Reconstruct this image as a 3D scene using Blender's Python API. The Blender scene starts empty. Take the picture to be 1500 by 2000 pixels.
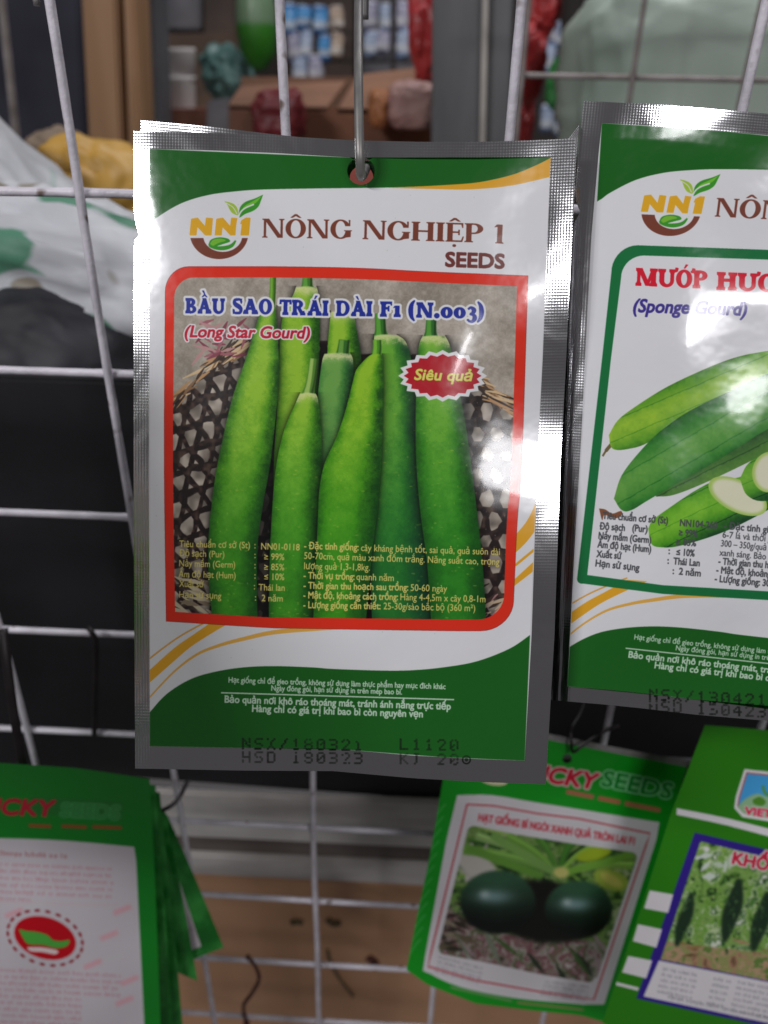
import bpy, bmesh, math, random
import numpy as np
from mathutils import Vector, Matrix

random.seed(7)
RNG = np.random.default_rng(11)
SC = bpy.context.scene
COL = SC.collection

# ---------------------------------------------------------------- camera
# World: the white wire display grid stands in the plane y = 0, the phone is
# 0.30 m in front of it, looking down at it.  Metres.
CAM_D = 0.30
FPX = 1500.0                       # focal length in units of the 1500 x 2000 picture
PITCH, YAW, ROLL = math.radians(29.285), math.radians(-1.946), math.radians(1.293)
_cp, _sp = math.cos(PITCH), math.sin(PITCH)
FWD = Vector((math.sin(YAW) * _cp, math.cos(YAW) * _cp, -_sp))
_r = Vector((math.cos(YAW), -math.sin(YAW), 0.0))
_u = _r.cross(FWD)
RGT = _r * math.cos(ROLL) + _u * math.sin(ROLL)
UPV = _u * math.cos(ROLL) - _r * math.sin(ROLL)
CAM = Vector((0.0, -CAM_D, 0.0))

cam_d = bpy.data.cameras.new('camera')
cam_d.sensor_fit = 'VERTICAL'
cam_d.sensor_height = 36.0
cam_d.lens = FPX / 2000.0 * 36.0
cam_d.clip_start = 0.01
cam_d.clip_end = 60.0
cam_d.dof.use_dof = True
cam_d.dof.focus_distance = 0.236
cam_d.dof.aperture_fstop = 9.0
cam_o = bpy.data.objects.new('camera', cam_d)
cam_o.matrix_world = Matrix(((RGT.x, UPV.x, -FWD.x, CAM.x), (RGT.y, UPV.y, -FWD.y, CAM.y),
                             (RGT.z, UPV.z, -FWD.z, CAM.z), (0, 0, 0, 1)))
COL.objects.link(cam_o)
SC.camera = cam_o

# ---------------------------------------------------------------- light (indoor shop, tube lamps overhead)
world = bpy.data.worlds.new('World')
SC.world = world
world.use_nodes = True
bg = world.node_tree.nodes['Background']
bg.inputs[0].default_value = (1.0, 0.95, 0.98, 1)
bg.inputs[1].default_value = 0.075


def tube(name, loc, target, length, width, power, color=(0.985, 0.975, 1.0)):
    l = bpy.data.lights.new(name, 'AREA')
    l.shape = 'RECTANGLE'
    l.size, l.size_y = length, width
    l.energy = power
    l.color = color
    o = bpy.data.objects.new(name, l)
    o.location = loc
    d = Vector(target) - Vector(loc)
    o.rotation_euler = d.to_track_quat('-Z', 'Y').to_euler()
    COL.objects.link(o)
    return o


tube('tube_lamp_right', (0.54, -1.00, 0.66), (0.02, -0.1, -0.08), 0.40, 0.13, 4.0)
tube('tube_lamp_left', (-0.73, -0.79, 0.64), (-0.05, -0.1, -0.05), 0.40, 0.06, 7.4)
tube('tube_lamp_back', (0.3, 0.65, 1.2), (0.3, 0.9, 0.0), 1.2, 0.10, 12.5)

SC.view_settings.view_transform = 'Standard'
SC.view_settings.look = 'None'
SC.view_settings.exposure = 0.0
SC.view_settings.gamma = 1.0
SC.view_settings.use_curve_mapping = False
SC.cycles.use_denoising = True


# ---------------------------------------------------------------- geometry helpers
def ray(px, py):
    """direction with unit depth along the optical axis"""
    return FWD + RGT * ((px - 750.0) / FPX) - UPV * ((py - 1000.0) / FPX)


def at_y(px, py, y):
    """the point on the vertical plane Y = y that stands behind that spot"""
    d = ray(px, py)
    return CAM + d * ((y + CAM_D) / d.y)


def at_z(px, py, depth):
    return CAM + ray(px, py) * depth


def tag(o, label=None, cat=None, group=None, kind=None):
    if label: o['label'] = label
    if cat: o['category'] = cat
    if group: o['group'] = group
    if kind: o['kind'] = kind
    return o


def empty(name, loc, label, cat, group=None):
    o = bpy.data.objects.new(name, None)
    o.location = loc
    o.empty_display_size = 0.02
    COL.objects.link(o)
    return tag(o, label, cat, group)


def link_mesh(name, verts, faces, mat, parent=None, smooth=True, uvs=None):
    """verts in world space; a child keeps its place under its parent"""
    me = bpy.data.meshes.new(name)
    off = parent_origin(parent) if parent else (Vector(verts_center(verts)))
    me.from_pydata([tuple(Vector(v) - off) for v in verts], [], faces)
    if smooth:
        me.polygons.foreach_set('use_smooth', [True] * len(me.polygons))
    if uvs is not None:
        lay = me.uv_layers.new(name='UVMap')
        vi = np.empty(len(me.loops), dtype=np.int32)
        me.loops.foreach_get('vertex_index', vi)
        lay.data.foreach_set('uv', np.asarray(uvs, dtype=np.float32)[vi].ravel())
    me.materials.append(mat)
    me.update()
    o = bpy.data.objects.new(name, me)
    COL.objects.link(o)
    if parent:
        o.parent = parent
    else:
        o.location = off
    return o


def parent_origin(p):
    v = Vector((0, 0, 0))
    while p is not None:
        v = v + p.location
        p = p.parent
    return v


def verts_center(vs):
    a = np.array([tuple(v) for v in vs])
    c = (a.min(0) + a.max(0)) / 2
    c[2] = a[:, 2].min()
    return tuple(c)


def tube_geo(path, r, seg=8, closed_ends=True):
    """swept round wire along a list of points; r scalar or list"""
    path = [Vector(p) for p in path]
    n = len(path)
    rs = [r] * n if not hasattr(r, '__len__') else list(r)
    vs, fs = [], []
    prev = None
    for i, p in enumerate(path):
        t = (path[min(i + 1, n - 1)] - path[max(i - 1, 0)]).normalized()
        if prev is None:
            a = Vector((0.31, 0.87, 0.22)) if abs(t.y) < 0.8 else Vector((1, 0, 0))
            nrm = (a - t * a.dot(t)).normalized()
        else:
            nrm = (prev - t * prev.dot(t)).normalized()
        prev = nrm
        b = t.cross(nrm)
        for k in range(seg):
            an = 2 * math.pi * k / seg
            vs.append(p + (nrm * math.cos(an) + b * math.sin(an)) * rs[i])
    for i in range(n - 1):
        for k in range(seg):
            k2 = (k + 1) % seg
            fs.append((i * seg + k, i * seg + k2, (i + 1) * seg + k2, (i + 1) * seg + k))
    if closed_ends:
        fs.append(tuple(range(seg))[::-1])
        fs.append(tuple((n - 1) * seg + k for k in range(seg)))
    return vs, fs


def spline(pts, sub=8):
    """Catmull-Rom through the points"""
    pts = [Vector(p) for p in pts]
    P = [pts[0] * 2 - pts[1]] + pts + [pts[-1] * 2 - pts[-2]]
    out = []
    for i in range(1, len(P) - 2):
        for s in range(sub):
            t = s / sub
            a, b, c, d = P[i - 1], P[i], P[i + 1], P[i + 2]
            out.append(0.5 * ((2 * b) + (c - a) * t + (2 * a - 5 * b + 4 * c - d) * t * t + (3 * b - a - 3 * c + d) * t ** 3))
    out.append(pts[-1])
    return out


# ---------------------------------------------------------------- procedural materials
def new_mat(name):
    m = bpy.data.materials.new(name)
    m.use_nodes = True
    nt = m.node_tree
    return m, nt, nt.nodes['Principled BSDF']


def lin(c):
    c = c / 255.0
    return c / 12.92 if c <= 0.04045 else ((c + 0.055) / 1.055) ** 2.4


def rgb(r, g, b):
    return (lin(r), lin(g), lin(b), 1.0)


def noisy(name, c1, c2, scale=20.0, rough=0.5, bump=0.0, bump_scale=60.0, metallic=0.0, detail=4.0, spec=0.5, lo=0.35, hi=0.65, stretch=None):
    m, nt, p = new_mat(name)
    tc = nt.nodes.new('ShaderNodeTexCoord')
    src = tc.outputs['Object']
    if stretch:
        mp = nt.nodes.new('ShaderNodeMapping')
        mp.inputs['Scale'].default_value = stretch
        nt.links.new(src, mp.inputs[0])
        src = mp.outputs[0]
    nz = nt.nodes.new('ShaderNodeTexNoise')
    nz.inputs['Scale'].default_value = scale
    nz.inputs['Detail'].default_value = detail
    nt.links.new(src, nz.inputs['Vector'])
    cr = nt.nodes.new('ShaderNodeValToRGB')
    cr.color_ramp.elements[0].position = lo
    cr.color_ramp.elements[1].position = hi
    cr.color_ramp.elements[0].color = c1
    cr.color_ramp.elements[1].color = c2
    nt.links.new(nz.outputs['Fac'], cr.inputs[0])
    nt.links.new(cr.outputs[0], p.inputs['Base Color'])
    p.inputs['Roughness'].default_value = rough
    p.inputs['Metallic'].default_value = metallic
    p.inputs['Specular IOR Level'].default_value = spec
    if bump:
        n2 = nt.nodes.new('ShaderNodeTexNoise')
        n2.inputs['Scale'].default_value = bump_scale
        n2.inputs['Detail'].default_value = 3
        nt.links.new(src, n2.inputs['Vector'])
        b = nt.nodes.new('ShaderNodeBump')
        b.inputs['Strength'].default_value = bump
        b.inputs['Distance'].default_value = 0.004
        nt.links.new(n2.outputs['Fac'], b.inputs['Height'])
        nt.links.new(b.outputs[0], p.inputs['Normal'])
    return m


# ================================================================ flat print: a small rasteriser
# The artwork printed on the packets is drawn here, shape by shape and letter by
# letter, into images made in memory.  Units: the picture's pixels.
def disc_offsets(r):
    R = int(math.ceil(r))
    return [(dx, dy) for dx in range(-R, R + 1) for dy in range(-R, R + 1) if dx * dx + dy * dy <= r * r + 0.3]


def dilate(m, r):
    if r < 0.5:
        return m
    out = m.copy()
    H, W = m.shape
    for dx, dy in disc_offsets(r):
        if dx == 0 and dy == 0:
            continue
        ys, yd = (slice(0, H - dy), slice(dy, H)) if dy >= 0 else (slice(-dy, H), slice(0, H + dy))
        xs, xd = (slice(0, W - dx), slice(dx, W)) if dx >= 0 else (slice(-dx, W), slice(0, W + dx))
        out[yd, xd] |= m[ys, xs]
    return out


def box_blur(a, r, n=2):
    r = int(r)
    if r < 1:
        return a
    for _ in range(n):
        for ax in (0, 1):
            p = np.pad(a, [(r + 1, r) if i == ax else (0, 0) for i in range(a.ndim)], mode='edge')
            c = np.cumsum(p, axis=ax, dtype=np.float64)
            k = 2 * r + 1
            if ax == 0:
                a = ((c[k:] - c[:-k]) / k).astype(np.float32)
            else:
                a = ((c[:, k:] - c[:, :-k]) / k).astype(np.float32)
    return a


def vnoise(h, w, cell, rng=RNG):
    gh, gw = int(h / cell) + 3, int(w / cell) + 3
    g = rng.random((gh, gw)).astype(np.float32)
    y = np.arange(h) / cell
    x = np.arange(w) / cell
    yi, xi = y.astype(int), x.astype(int)
    fy, fx = y - yi, x - xi
    fy = (fy * fy * (3 - 2 * fy))[:, None]
    fx = (fx * fx * (3 - 2 * fx))[None, :]
    a, b = g[yi][:, xi], g[yi][:, xi + 1]
    c, d = g[yi + 1][:, xi], g[yi + 1][:, xi + 1]
    return ((a * (1 - fx) + b * fx) * (1 - fy) + (c * (1 - fx) + d * fx) * fy).astype(np.float32)


def fill_winding(contours, W, H):
    """non-zero winding fill of closed contours (arrays of x, y in raster cells)"""
    acc = np.zeros((H, W + 1), np.int16)
    for c in contours:
        c = np.asarray(c, float)
        a, b = c, np.roll(c, -1, axis=0)
        for (x0, y0), (x1, y1) in zip(a, b):
            if y0 == y1:
                continue
            s = 1
            if y0 > y1:
                x0, y0, x1, y1, s = x1, y1, x0, y0, -1
            r0 = max(int(math.ceil(y0 - 0.5)), 0)
            r1 = min(int(math.ceil(y1 - 0.5)), H)
            if r1 <= r0:
                continue
            rows = np.arange(r0, r1)
            xs = x0 + (rows + 0.5 - y0) * (x1 - x0) / (y1 - y0)
            np.add.at(acc, (rows, np.clip(np.ceil(xs - 0.5), 0, W).astype(int)), s)
    return np.cumsum(acc[:, :W], axis=1) != 0


class Canvas:
    def __init__(self, x0, y0, x1, y1, k, base):
        self.x0, self.y0, self.k = x0, y0, k
        self.W, self.H = int((x1 - x0) * k), int((y1 - y0) * k)
        self.a = np.empty((self.H, self.W, 3), np.float32)
        self.a[:] = base
        self.tf = None
        yy, xx = np.mgrid[0:self.H, 0:self.W].astype(np.float32)
        self.X = xx / k + x0
        self.Y = yy / k + y0

    def pts(self, c):
        c = np.asarray(c, float)
        if self.tf is not None:
            h = np.c_[c, np.ones(len(c))] @ self.tf.T
            c = h[:, :2] / h[:, 2:3]
        return (c - (self.x0, self.y0)) * self.k

    def cover(self, contours, grow=0.0, subs=None, ss=3, pad=0):
        """anti-aliased coverage of a shape -> (mask, slices) or None; grow in px"""
        cs = [self.pts(c) for c in contours]
        allp = np.concatenate(cs)
        g = grow * self.k + 2 + pad
        lo = np.floor(allp.min(0) - g).astype(int)
        hi = np.ceil(allp.max(0) + g).astype(int)
        lo = np.maximum(lo, 0)
        hi = np.minimum(hi, (self.W, self.H))
        if (hi <= lo).any():
            return None
        w, h = (hi - lo)
        m = fill_winding([(c - lo) * ss for c in cs], w * ss, h * ss)
        if subs:
            m &= ~fill_winding([(self.pts(c) - lo) * ss for c in subs], w * ss, h * ss)
        if grow > 0:
            m = dilate(m, grow * self.k * ss)
        cov = m.reshape(h, ss, w, ss).mean((1, 3)).astype(np.float32)
        return cov, (slice(lo[1], hi[1]), slice(lo[0], hi[0]))

    def paint(self, cov, color, alpha=1.0):
        if cov is None:
            return
        m, sl = cov
        m = (m * alpha)[..., None]
        self.a[sl] = self.a[sl] * (1 - m) + np.asarray(color, np.float32) * m

    def poly(self, contours, color, alpha=1.0, grow=0.0, subs=None, soft=0):
        if not hasattr(contours[0][0], '__len__'):
            contours = [contours]
        c = self.cover(contours, grow, subs, pad=soft * 3)
        if c is not None and soft:
            c = (box_blur(c[0], soft), c[1])
        self.paint(c, color, alpha)

    def line(self, pts, width, color, alpha=1.0, soft=0):
        self.poly([ribbon(pts, width)], color, alpha, soft=soft)


def ribbon(pts, width):
    """outline of a stroke; width scalar or one per point"""
    p = np.asarray(pts, float)
    w = np.full(len(p), width, float) if np.isscalar(width) else np.asarray(width, float)
    t = np.gradient(p, axis=0)
    t /= np.maximum(np.linalg.norm(t, axis=1, keepdims=True), 1e-9)
    n = np.c_[-t[:, 1], t[:, 0]] * (w / 2)[:, None]
    return np.concatenate([p + n, (p - n)[::-1]])


def crom(pts, sub=8):
    p = np.asarray(pts, float)
    P = np.concatenate([[2 * p[0] - p[1]], p, [2 * p[-1] - p[-2]]])
    out = []
    for i in range(1, len(P) - 2):
        for s in range(sub):
            t = s / sub
            a, b, c, d = P[i - 1:i + 3]
            out.append(0.5 * (2 * b + (c - a) * t + (2 * a - 5 * b + 4 * c - d) * t * t + (3 * b - a - 3 * c + d) * t ** 3))
    out.append(p[-1])
    return np.array(out)


def ell(cx, cy, rx, ry, n=40, a0=0.0, a1=360.0, rot=0.0):
    a = np.radians(np.linspace(a0, a1, n, endpoint=abs(a1 - a0) < 359.9))
    x, y = rx * np.cos(a), ry * np.sin(a)
    r = math.radians(rot)
    return np.c_[cx + x * math.cos(r) - y * math.sin(r), cy + x * math.sin(r) + y * math.cos(r)]


def rrect(x0, y0, x1, y1, r):
    """r: radii tl, tr, br, bl"""
    o = []
    for (cx, cy, rr, a) in ((x0, y0, r[0], 180), (x1, y0, r[1], 270), (x1, y1, r[2], 0), (x0, y1, r[3], 90)):
        sx = 1 if cx == x0 else -1
        sy = 1 if cy == y0 else -1
        if rr <= 0:
            o.append((cx, cy))
        else:
            o += [tuple(q) for q in ell(cx + sx * rr, cy + sy * rr, rr, rr, 9, a, a + 90)]
    return np.array(o)


# ---- sans lettering: outlines of Blender's own built-in font
_tc = {}


def sans_outline(s):
    if s in _tc:
        return _tc[s]
    c = bpy.data.curves.new('tmp', 'FONT')
    c.body = s
    c.fill_mode = 'NONE'
    c.resolution_u = 3
    o = bpy.data.objects.new('tmp', c)
    me = o.to_mesh()
    co = np.array([v.co[:2] for v in me.vertices]) if len(me.vertices) else np.zeros((0, 2))
    nxt = {}
    for e in me.edges:
        nxt.setdefault(e.vertices[0], []).append(e.vertices[1])
        nxt.setdefault(e.vertices[1], []).append(e.vertices[0])
    loops, seen = [], set()
    for v in range(len(co)):
        if v in seen or v not in nxt:
            continue
        lp, cur = [v], v
        seen.add(v)
        # vertices of a spline are numbered in drawing order: follow ascending
        while True:
            cand = [q for q in nxt[cur] if q not in seen]
            if not cand:
                break
            cur = min(cand)
            lp.append(cur)
            seen.add(cur)
        if len(lp) > 2:
            loops.append(co[lp])
    o.to_mesh_clear()
    bpy.data.objects.remove(o)
    bpy.data.curves.remove(c)
    _tc[s] = loops
    return loops


_CAP = None


def place(loops, p0, p1, h, cap, slant=0.0):
    """font units -> picture: baseline from p0 to p1, capitals h tall"""
    allp = np.concatenate(loops)
    xa, xb = allp[:, 0].min(), allp[:, 0].max()
    p0, p1 = np.asarray(p0, float), np.asarray(p1, float)
    d = p1 - p0
    ex = d / (xb - xa)
    L = np.linalg.norm(d)
    ny = np.array([d[1], -d[0]]) / L * (h / cap)
    return [p0 + (l[:, :1] - xa + slant * l[:, 1:2] * (h / cap) / (L / (xb - xa))) * ex + l[:, 1:2] * ny for l in loops]


def text(cv, s, p0, p1, h, color, grow=0.0, slant=0.0, halo=None, halo_w=0.0, alpha=1.0):
    global _CAP
    if _CAP is None:
        _CAP = np.concatenate(sans_outline('H'))[:, 1].max()
    ls = place(sans_outline(s), p0, p1, h, _CAP, slant)
    if halo is not None:
        cv.poly(ls, halo, grow=grow + halo_w)
    cv.poly(ls, color, alpha=alpha, grow=grow)


# ---- serif lettering, drawn here: strokes with feet.  y up, capital height 1
ACC = {'Ô': ('O', '^'), 'Ệ': ('E', '^.'), 'Ầ': ('A', '^`'), 'Á': ('A', "'"), 'À': ('A', '`'), 'Ư': ('U', 'h'), 'Ơ': ('O', 'h'), 'Ớ': ('O', "h'"), 'Ổ': ('O', "^")}


def serif_glyph(ch, st):
    """-> (adds, subs, advance); st: stem, thin, foot length, foot height, width factor"""
    w, t, fl, fh, k = st['stem'], st['thin'], st['fl'], st['fh'], st.get('k', 1.0)
    A, S, B = [], [], []

    def R(x0, y0, x1, y1): B.append(np.array([(x0, y0), (x1, y0), (x1, y1), (x0, y1)]))

    def foot(x0, x1, y, up):
        s = 1 if up else -1
        b = fh * 0.9
        B.append(np.array([(x0 - fl, y), (x1 + fl, y), (x1 + fl, y + s * fh), (x1 + fl * .25, y + s * (fh + b * .35)), (x1, y + s * (fh + b)),
                           (x0, y + s * (fh + b)), (x0 - fl * .25, y + s * (fh + b * .35)), (x0 - fl, y + s * fh)])[::s])

    def stem(x, ww, y0=0.0, y1=1.0, fb=True, ft=True):
        R(x, y0, x + ww, y1)
        if fb: foot(x, x + ww, y0, True)
        if ft: foot(x, x + ww, y1, False)

    def bar(p, q, ww):
        p, q = np.array(p, float), np.array(q, float)
        # slanted stroke with horizontal ends, ww measured horizontally
        B.append(np.array([(p[0], p[1]), (p[0] + ww, p[1]), (q[0] + ww, q[1]), (q[0], q[1])]))

    def bowl(x, y0, y1, wid):
        cy, ry = (y0 + y1) / 2, (y1 - y0) / 2
        c = x + wid * .35
        rx = wid * .65
        o = np.concatenate([[(x, y0)], ell(c, cy, rx, ry, 24, -90, 90), [(x, y1)]])
        A.append(o)
        S.append(np.concatenate([[(x, y0 + t)], ell(c, cy, max(rx - w, .02), ry - t, 24, -90, 90), [(x, y1 - t)]]))

    f = fl
    if ch == 'I':
        stem(f, w); adv = w + 2 * f
    elif ch == 'N':
        W = .80 * k
        stem(f, t * 1.3); stem(f + W - t * 1.3, t * 1.3, fb=False)
        bar((f + W - w, 0), (f, 1), w); adv = W + 2 * f
    elif ch == 'H':
        W = .80 * k
        stem(f, w); stem(f + W - w, w); R(f + w, .47, f + W - w, .47 + t * 1.2); adv = W + 2 * f
    elif ch in 'EF':
        W = .60 * k
        stem(f, w); R(f, 1 - t * 1.1, f + W, 1); R(f + w, .47, f + W * .82, .47 + t * 1.1)
        B.append(np.array([(f + W - t, 1), (f + W + t * .3, 1), (f + W + t * .3, .74), (f + W - t * .2, .74)]))
        B.append(np.array([(f + W * .82 - t * .8, .36), (f + W * .82, .36), (f + W * .82, .47 + t + .1), (f + W * .82 - t * .8, .47 + t + .1)]))
        if ch == 'E':
            R(f, 0, f + W, t * 1.1)
            B.append(np.array([(f + W - t, 0), (f + W, 0), (f + W + t * .8, .29), (f + W + t * .1, .29)]))
        adv = W + 1.6 * f
    elif ch in 'PR':
        stem(f, w); bowl(f + w * .5, .44, 1, .56 * k); adv = f + .62 * k + w * .5
        if ch == 'R':
            bar((f + .56 * k, 0), (f + .26 * k, .5), w); foot(f + .58 * k, f + .58 * k + w * .8, 0, True); adv += .14 + f
    elif ch == 'B':
        stem(f, w); bowl(f + w * .5, .48, 1, .50 * k); bowl(f + w * .5, 0, .54, .58 * k); adv = f + .62 * k + w * .5
    elif ch == 'D':
        stem(f, w); bowl(f + w * .5, 0, 1, .72 * k); adv = f + .76 * k + w * .5
    elif ch in 'OG0C':
        rx = {'O': .43, 'G': .43, '0': .34, 'C': .43}[ch] * k
        ry = .515 if ch != '0' else st.get('osf', 1.0) * .5
        cy = .5 if ch != '0' else ry
        A.append(ell(rx, cy, rx, ry)); S.append(ell(rx, cy, rx - w * 1.02, ry - t * 1.05)); adv = 2 * rx
        if ch == 'G':
            S.append(np.array([(rx * 1.25, .42), (3, .42), (3, .70), (rx * 1.25, .66)]))
            R2 = np.array([(2 * rx - w * .95, .06), (2 * rx + .0, .1), (2 * rx, .45), (2 * rx - w * .95, .45)])
            B.append(R2); B.append(np.array([(2 * rx - w - fl, .45 - fh), (2 * rx + fl * .7, .45 - fh), (2 * rx + fl * .7, .45), (2 * rx - w - fl, .45)]))
            B.append(np.array([(2 * rx - t * 1.3, .99), (2 * rx - t * .3, .99), (2 * rx - t * .3, .68), (2 * rx - t * .9, .68)]))
            return A, S, 2 * rx + fl * .7, B
    elif ch == 'A':
        W = .86 * k
        bar((f + .02, 0), (f + W * .5 - t * .8, 1), t * 1.5); bar((f + W - w, 0), (f + W * .5 - w * .62, 1), w * 1.05)
        R(f + W * .22, .28, f + W * .78, .28 + t * 1.1)
        foot(f + .02, f + .02 + t * 1.5, 0, True); foot(f + W - w, f + W, 0, True); adv = W + 2 * f
    elif ch == 'U':
        W = .78 * k
        stem(f, w, .35, 1, fb=False); stem(f + W - max(t * 1.5, w * .7), max(t * 1.5, w * .7), .35, 1, fb=False)
        A.append(ell(f + W / 2, .36, W / 2, .375, 24, 180, 360))
        S.append(np.concatenate([ell(f + W / 2 + (w - max(t * 1.5, w * .7)) / 2, .36, (W - w - max(t * 1.5, w * .7)) / 2, .36 - t * 1.1, 24, 180, 360), [(f + W - max(t * 1.5, w * .7), 1.2), (f + w, 1.2)]]))
        adv = W + 2 * f
    elif ch == 'T':
        W = .80 * k
        stem(W / 2 - w / 2, w, ft=False); R(0, 1 - t * 1.1, W, 1)
        for x, s in ((0, 1), (W, -1)):
            B.append(np.array([(x, 1), (x + s * t, 1), (x + s * t * .9, .70), (x - s * t * .2, .70)])[::s])
        adv = W
    elif ch == 'M':
        W = 1.0 * k
        stem(f, t * 1.3); stem(f + W - w, w); bar((f + W * .45, .02), (f, 1), w); bar((f + W * .45, .02), (f + W - w * .9, 1), t * 1.3); adv = W + 2 * f
    elif ch == 'S':
        c = crom([(.56, .74), (.5, .92), (.33, .985 - t * .3), (.14, .9), (.1, .74), (.2, .6), (.42, .46), (.53, .30), (.48, .1), (.29, .015 + t * .3), (.1, .09), (.05, .28)], 6) * (k, 1)
        n = len(c)
        ww = t + (w - t) * np.exp(-((np.linspace(-1, 1, n)) / .42) ** 2) * 1.05
        B.append(ribbon(c + (.06, 0), ww)); adv = .66 * k
        B.append(np.array([(.57 * k, .68), (.65 * k, .68), (.65 * k, 1.0), (.59 * k, 1.0)])); B.append(np.array([(.06, .0), (.12, .0), (.13, .32), (.05, .32)]))
    elif ch == '1':
        hh = st.get('osf', 1.0)
        stem(.16, w, 0, hh, ft=False); B.append(np.array([(.02, hh - .16), (.16, hh - .13), (.16 + w, hh), (.12, hh - .01)])); adv = .16 + w + f * 1.3
    elif ch == '3':
        hh = st.get('osf', 1.0)
        c = crom([(.03, .86), (.2, .985), (.40, .82), (.32, .60), (.18, .53), (.38, .46), (.46, .24), (.3, .0), (.06, .05)], 6)
        n = len(c)
        ww = t * .9 + (w - t) * (np.exp(-((np.linspace(0, 1, n) - .27) / .12) ** 2) + np.exp(-((np.linspace(0, 1, n) - .74) / .13) ** 2))
        B.append(ribbon(c * (1, hh * 1.25) - (0, .25 * hh) + (.06, 0), ww)); B.append(ell(.1, .0 - .12 * hh, .08, .07)); adv = .58
    elif ch in '()':
        c = crom([(.30, 1.12), (.12, .85), (.06, .45), (.12, .05), (.30, -.22)], 6)
        n = len(c)
        if ch == ')': c = np.c_[.36 - c[:, 0], c[:, 1]]
        B.append(ribbon(c, t * .6 + (w - t * .6) * np.sin(np.linspace(0, math.pi, n)))); adv = .36
    elif ch == '.':
        B.append(ell(w * .6, w * .5, w * .58, w * .58)); adv = w * 1.2
    else:
        adv = .3
    return A, S, adv, B


def ccw(c):
    x, y = c[:, 0], c[:, 1]
    return c if (x * np.roll(y, -1) - y * np.roll(x, -1)).sum() > 0 else c[::-1]


def serif_text(cv, s, p0, p1, h, color, st, halo=None, halo_w=0.0, track=0.06):
    parts, x = [], 0.0
    for ch in s:
        if ch == ' ':
            x += .34; continue
        base, marks = ACC.get(ch, (ch, ''))
        A, S, adv, B = serif_glyph(base, st)
        mk = []
        cx = adv / 2
        t = st['thin']
        y = 1.07
        for m in marks:
            if m == '^':
                mk += [np.array([(cx - .24, y), (cx - .05, y + .19), (cx + .05, y + .19), (cx + .24, y), (cx + .13, y), (cx, y + .09), (cx - .13, y)])]; y += .2
            elif m == "'":
                mk += [np.array([(cx - .05, y), (cx + .04, y), (cx + .22, y + .22), (cx + .06, y + .24)])]
            elif m == '`':
                mk += [np.array([(cx + .05, y), (cx - .04, y), (cx - .22, y + .22), (cx - .06, y + .24)])]
            elif m == '.':
                mk += [ell(cx, -.2, .075, .075)]
            elif m == 'h':
                mk += [ribbon(crom([(adv - .10, .88), (adv + .04, .95), (adv + .07, 1.10)], 5), [.1, .12, .16, .16, .18, .2, .2, .18, .2, .2, .16])]
        parts.append((x, A, S, B + mk))
        x += adv + track
    W = x - track
    p0, p1 = np.asarray(p0, float), np.asarray(p1, float)
    d = p1 - p0
    ex = d / W
    ny = np.array([d[1], -d[0]]) / np.linalg.norm(d) * h

    def T(c, ox):
        return p0 + (c[:, :1] + ox) * ex + c[:, 1:2] * ny
    todo = []
    for ox, A, S, mk in parts:
        ad = [T(ccw(c), ox) for c in A]
        sb = [T(ccw(c), ox) for c in S]
        # a counter is cut from the bowls only: strokes that come back over it are added again
        todo.append((ad, sb, [T(ccw(c), ox) for c in mk]))
    if halo is not None:
        for ad, sb, mk in todo:
            if ad: cv.poly(ad, halo, grow=halo_w)
            if mk: cv.poly(mk, halo, grow=halo_w)
    for ad, sb, mk in todo:
        if ad: cv.poly(ad, color, subs=sb or None)
        if mk: cv.poly(mk, color)


# ---- ink-jet date code: dots on a 5 x 7 raster
DOTS = {
    'N': ['10001', '11001', '10101', '10101', '10011', '10001', '10001'], 'S': ['01111', '10000', '10000', '01110', '00001', '00001', '11110'],
    'X': ['10001', '01010', '00100', '00100', '00100', '01010', '10001'], '/': ['00001', '00010', '00010', '00100', '01000', '01000', '10000'],
    '1': ['00100', '01100', '00100', '00100', '00100', '00100', '01110'], '8': ['01110', '10001', '10001', '01110', '10001', '10001', '01110'],
    '0': ['01110', '10001', '10011', '10101', '11001', '10001', '01110'], '3': ['11110', '00001', '00001', '01110', '00001', '00001', '11110'],
    '2': ['01110', '10001', '00001', '00010', '00100', '01000', '11111'], 'L': ['10000', '10000', '10000', '10000', '10000', '10000', '11111'],
    'H': ['10001', '10001', '10001', '11111', '10001', '10001', '10001'], 'D': ['11110', '10001', '10001', '10001', '10001', '10001', '11110'],
    'K': ['10001', '10010', '10100', '11000', '10100', '10010', '10001'], '4': ['00010', '00110', '01010', '10010', '11111', '00010', '00010'],
    '5': ['11111', '10000', '11110', '00001', '00001', '10001', '01110'], 'I': ['01110', '00100', '00100', '00100', '00100', '00100', '01110']}


def dot_text(cv, s, x, y, pitch, slope, color, alpha=0.85, h=19.0, w=13.0):
    for i, ch in enumerate(s):
        if ch not in DOTS: continue
        cx, cy = x + i * pitch, y + i * pitch * slope
        a = alpha * random.uniform(.7, 1.0)
        for r, row in enumerate(DOTS[ch]):
            for c, b in enumerate(row):
                if b == '1' and random.random() > .07:
                    cv.poly([ell(cx + (c / 4 - .5) * w, cy + r / 6 * h, 2.5, 2.3, 8)], color, a * random.uniform(.7, 1))


# ================================================================ the printed artwork
E_LIGHT = 0.72        # photographed value -> print reflectance (white ink is about 0.8)


def ink(r, g, b):
    """print colour, given as it looks under the shop lamp, as an image value"""
    o = []
    for c in (r, g, b):
        v = min(lin(c) / E_LIGHT, 0.86)
        o.append(12.92 * v if v < 0.0031308 else 1.055 * v ** (1 / 2.4) - 0.055)
    return np.array(o, np.float32)


def smooth01(x):
    x = np.clip(x, 0, 1)
    return x * x * (3 - 2 * x)


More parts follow.
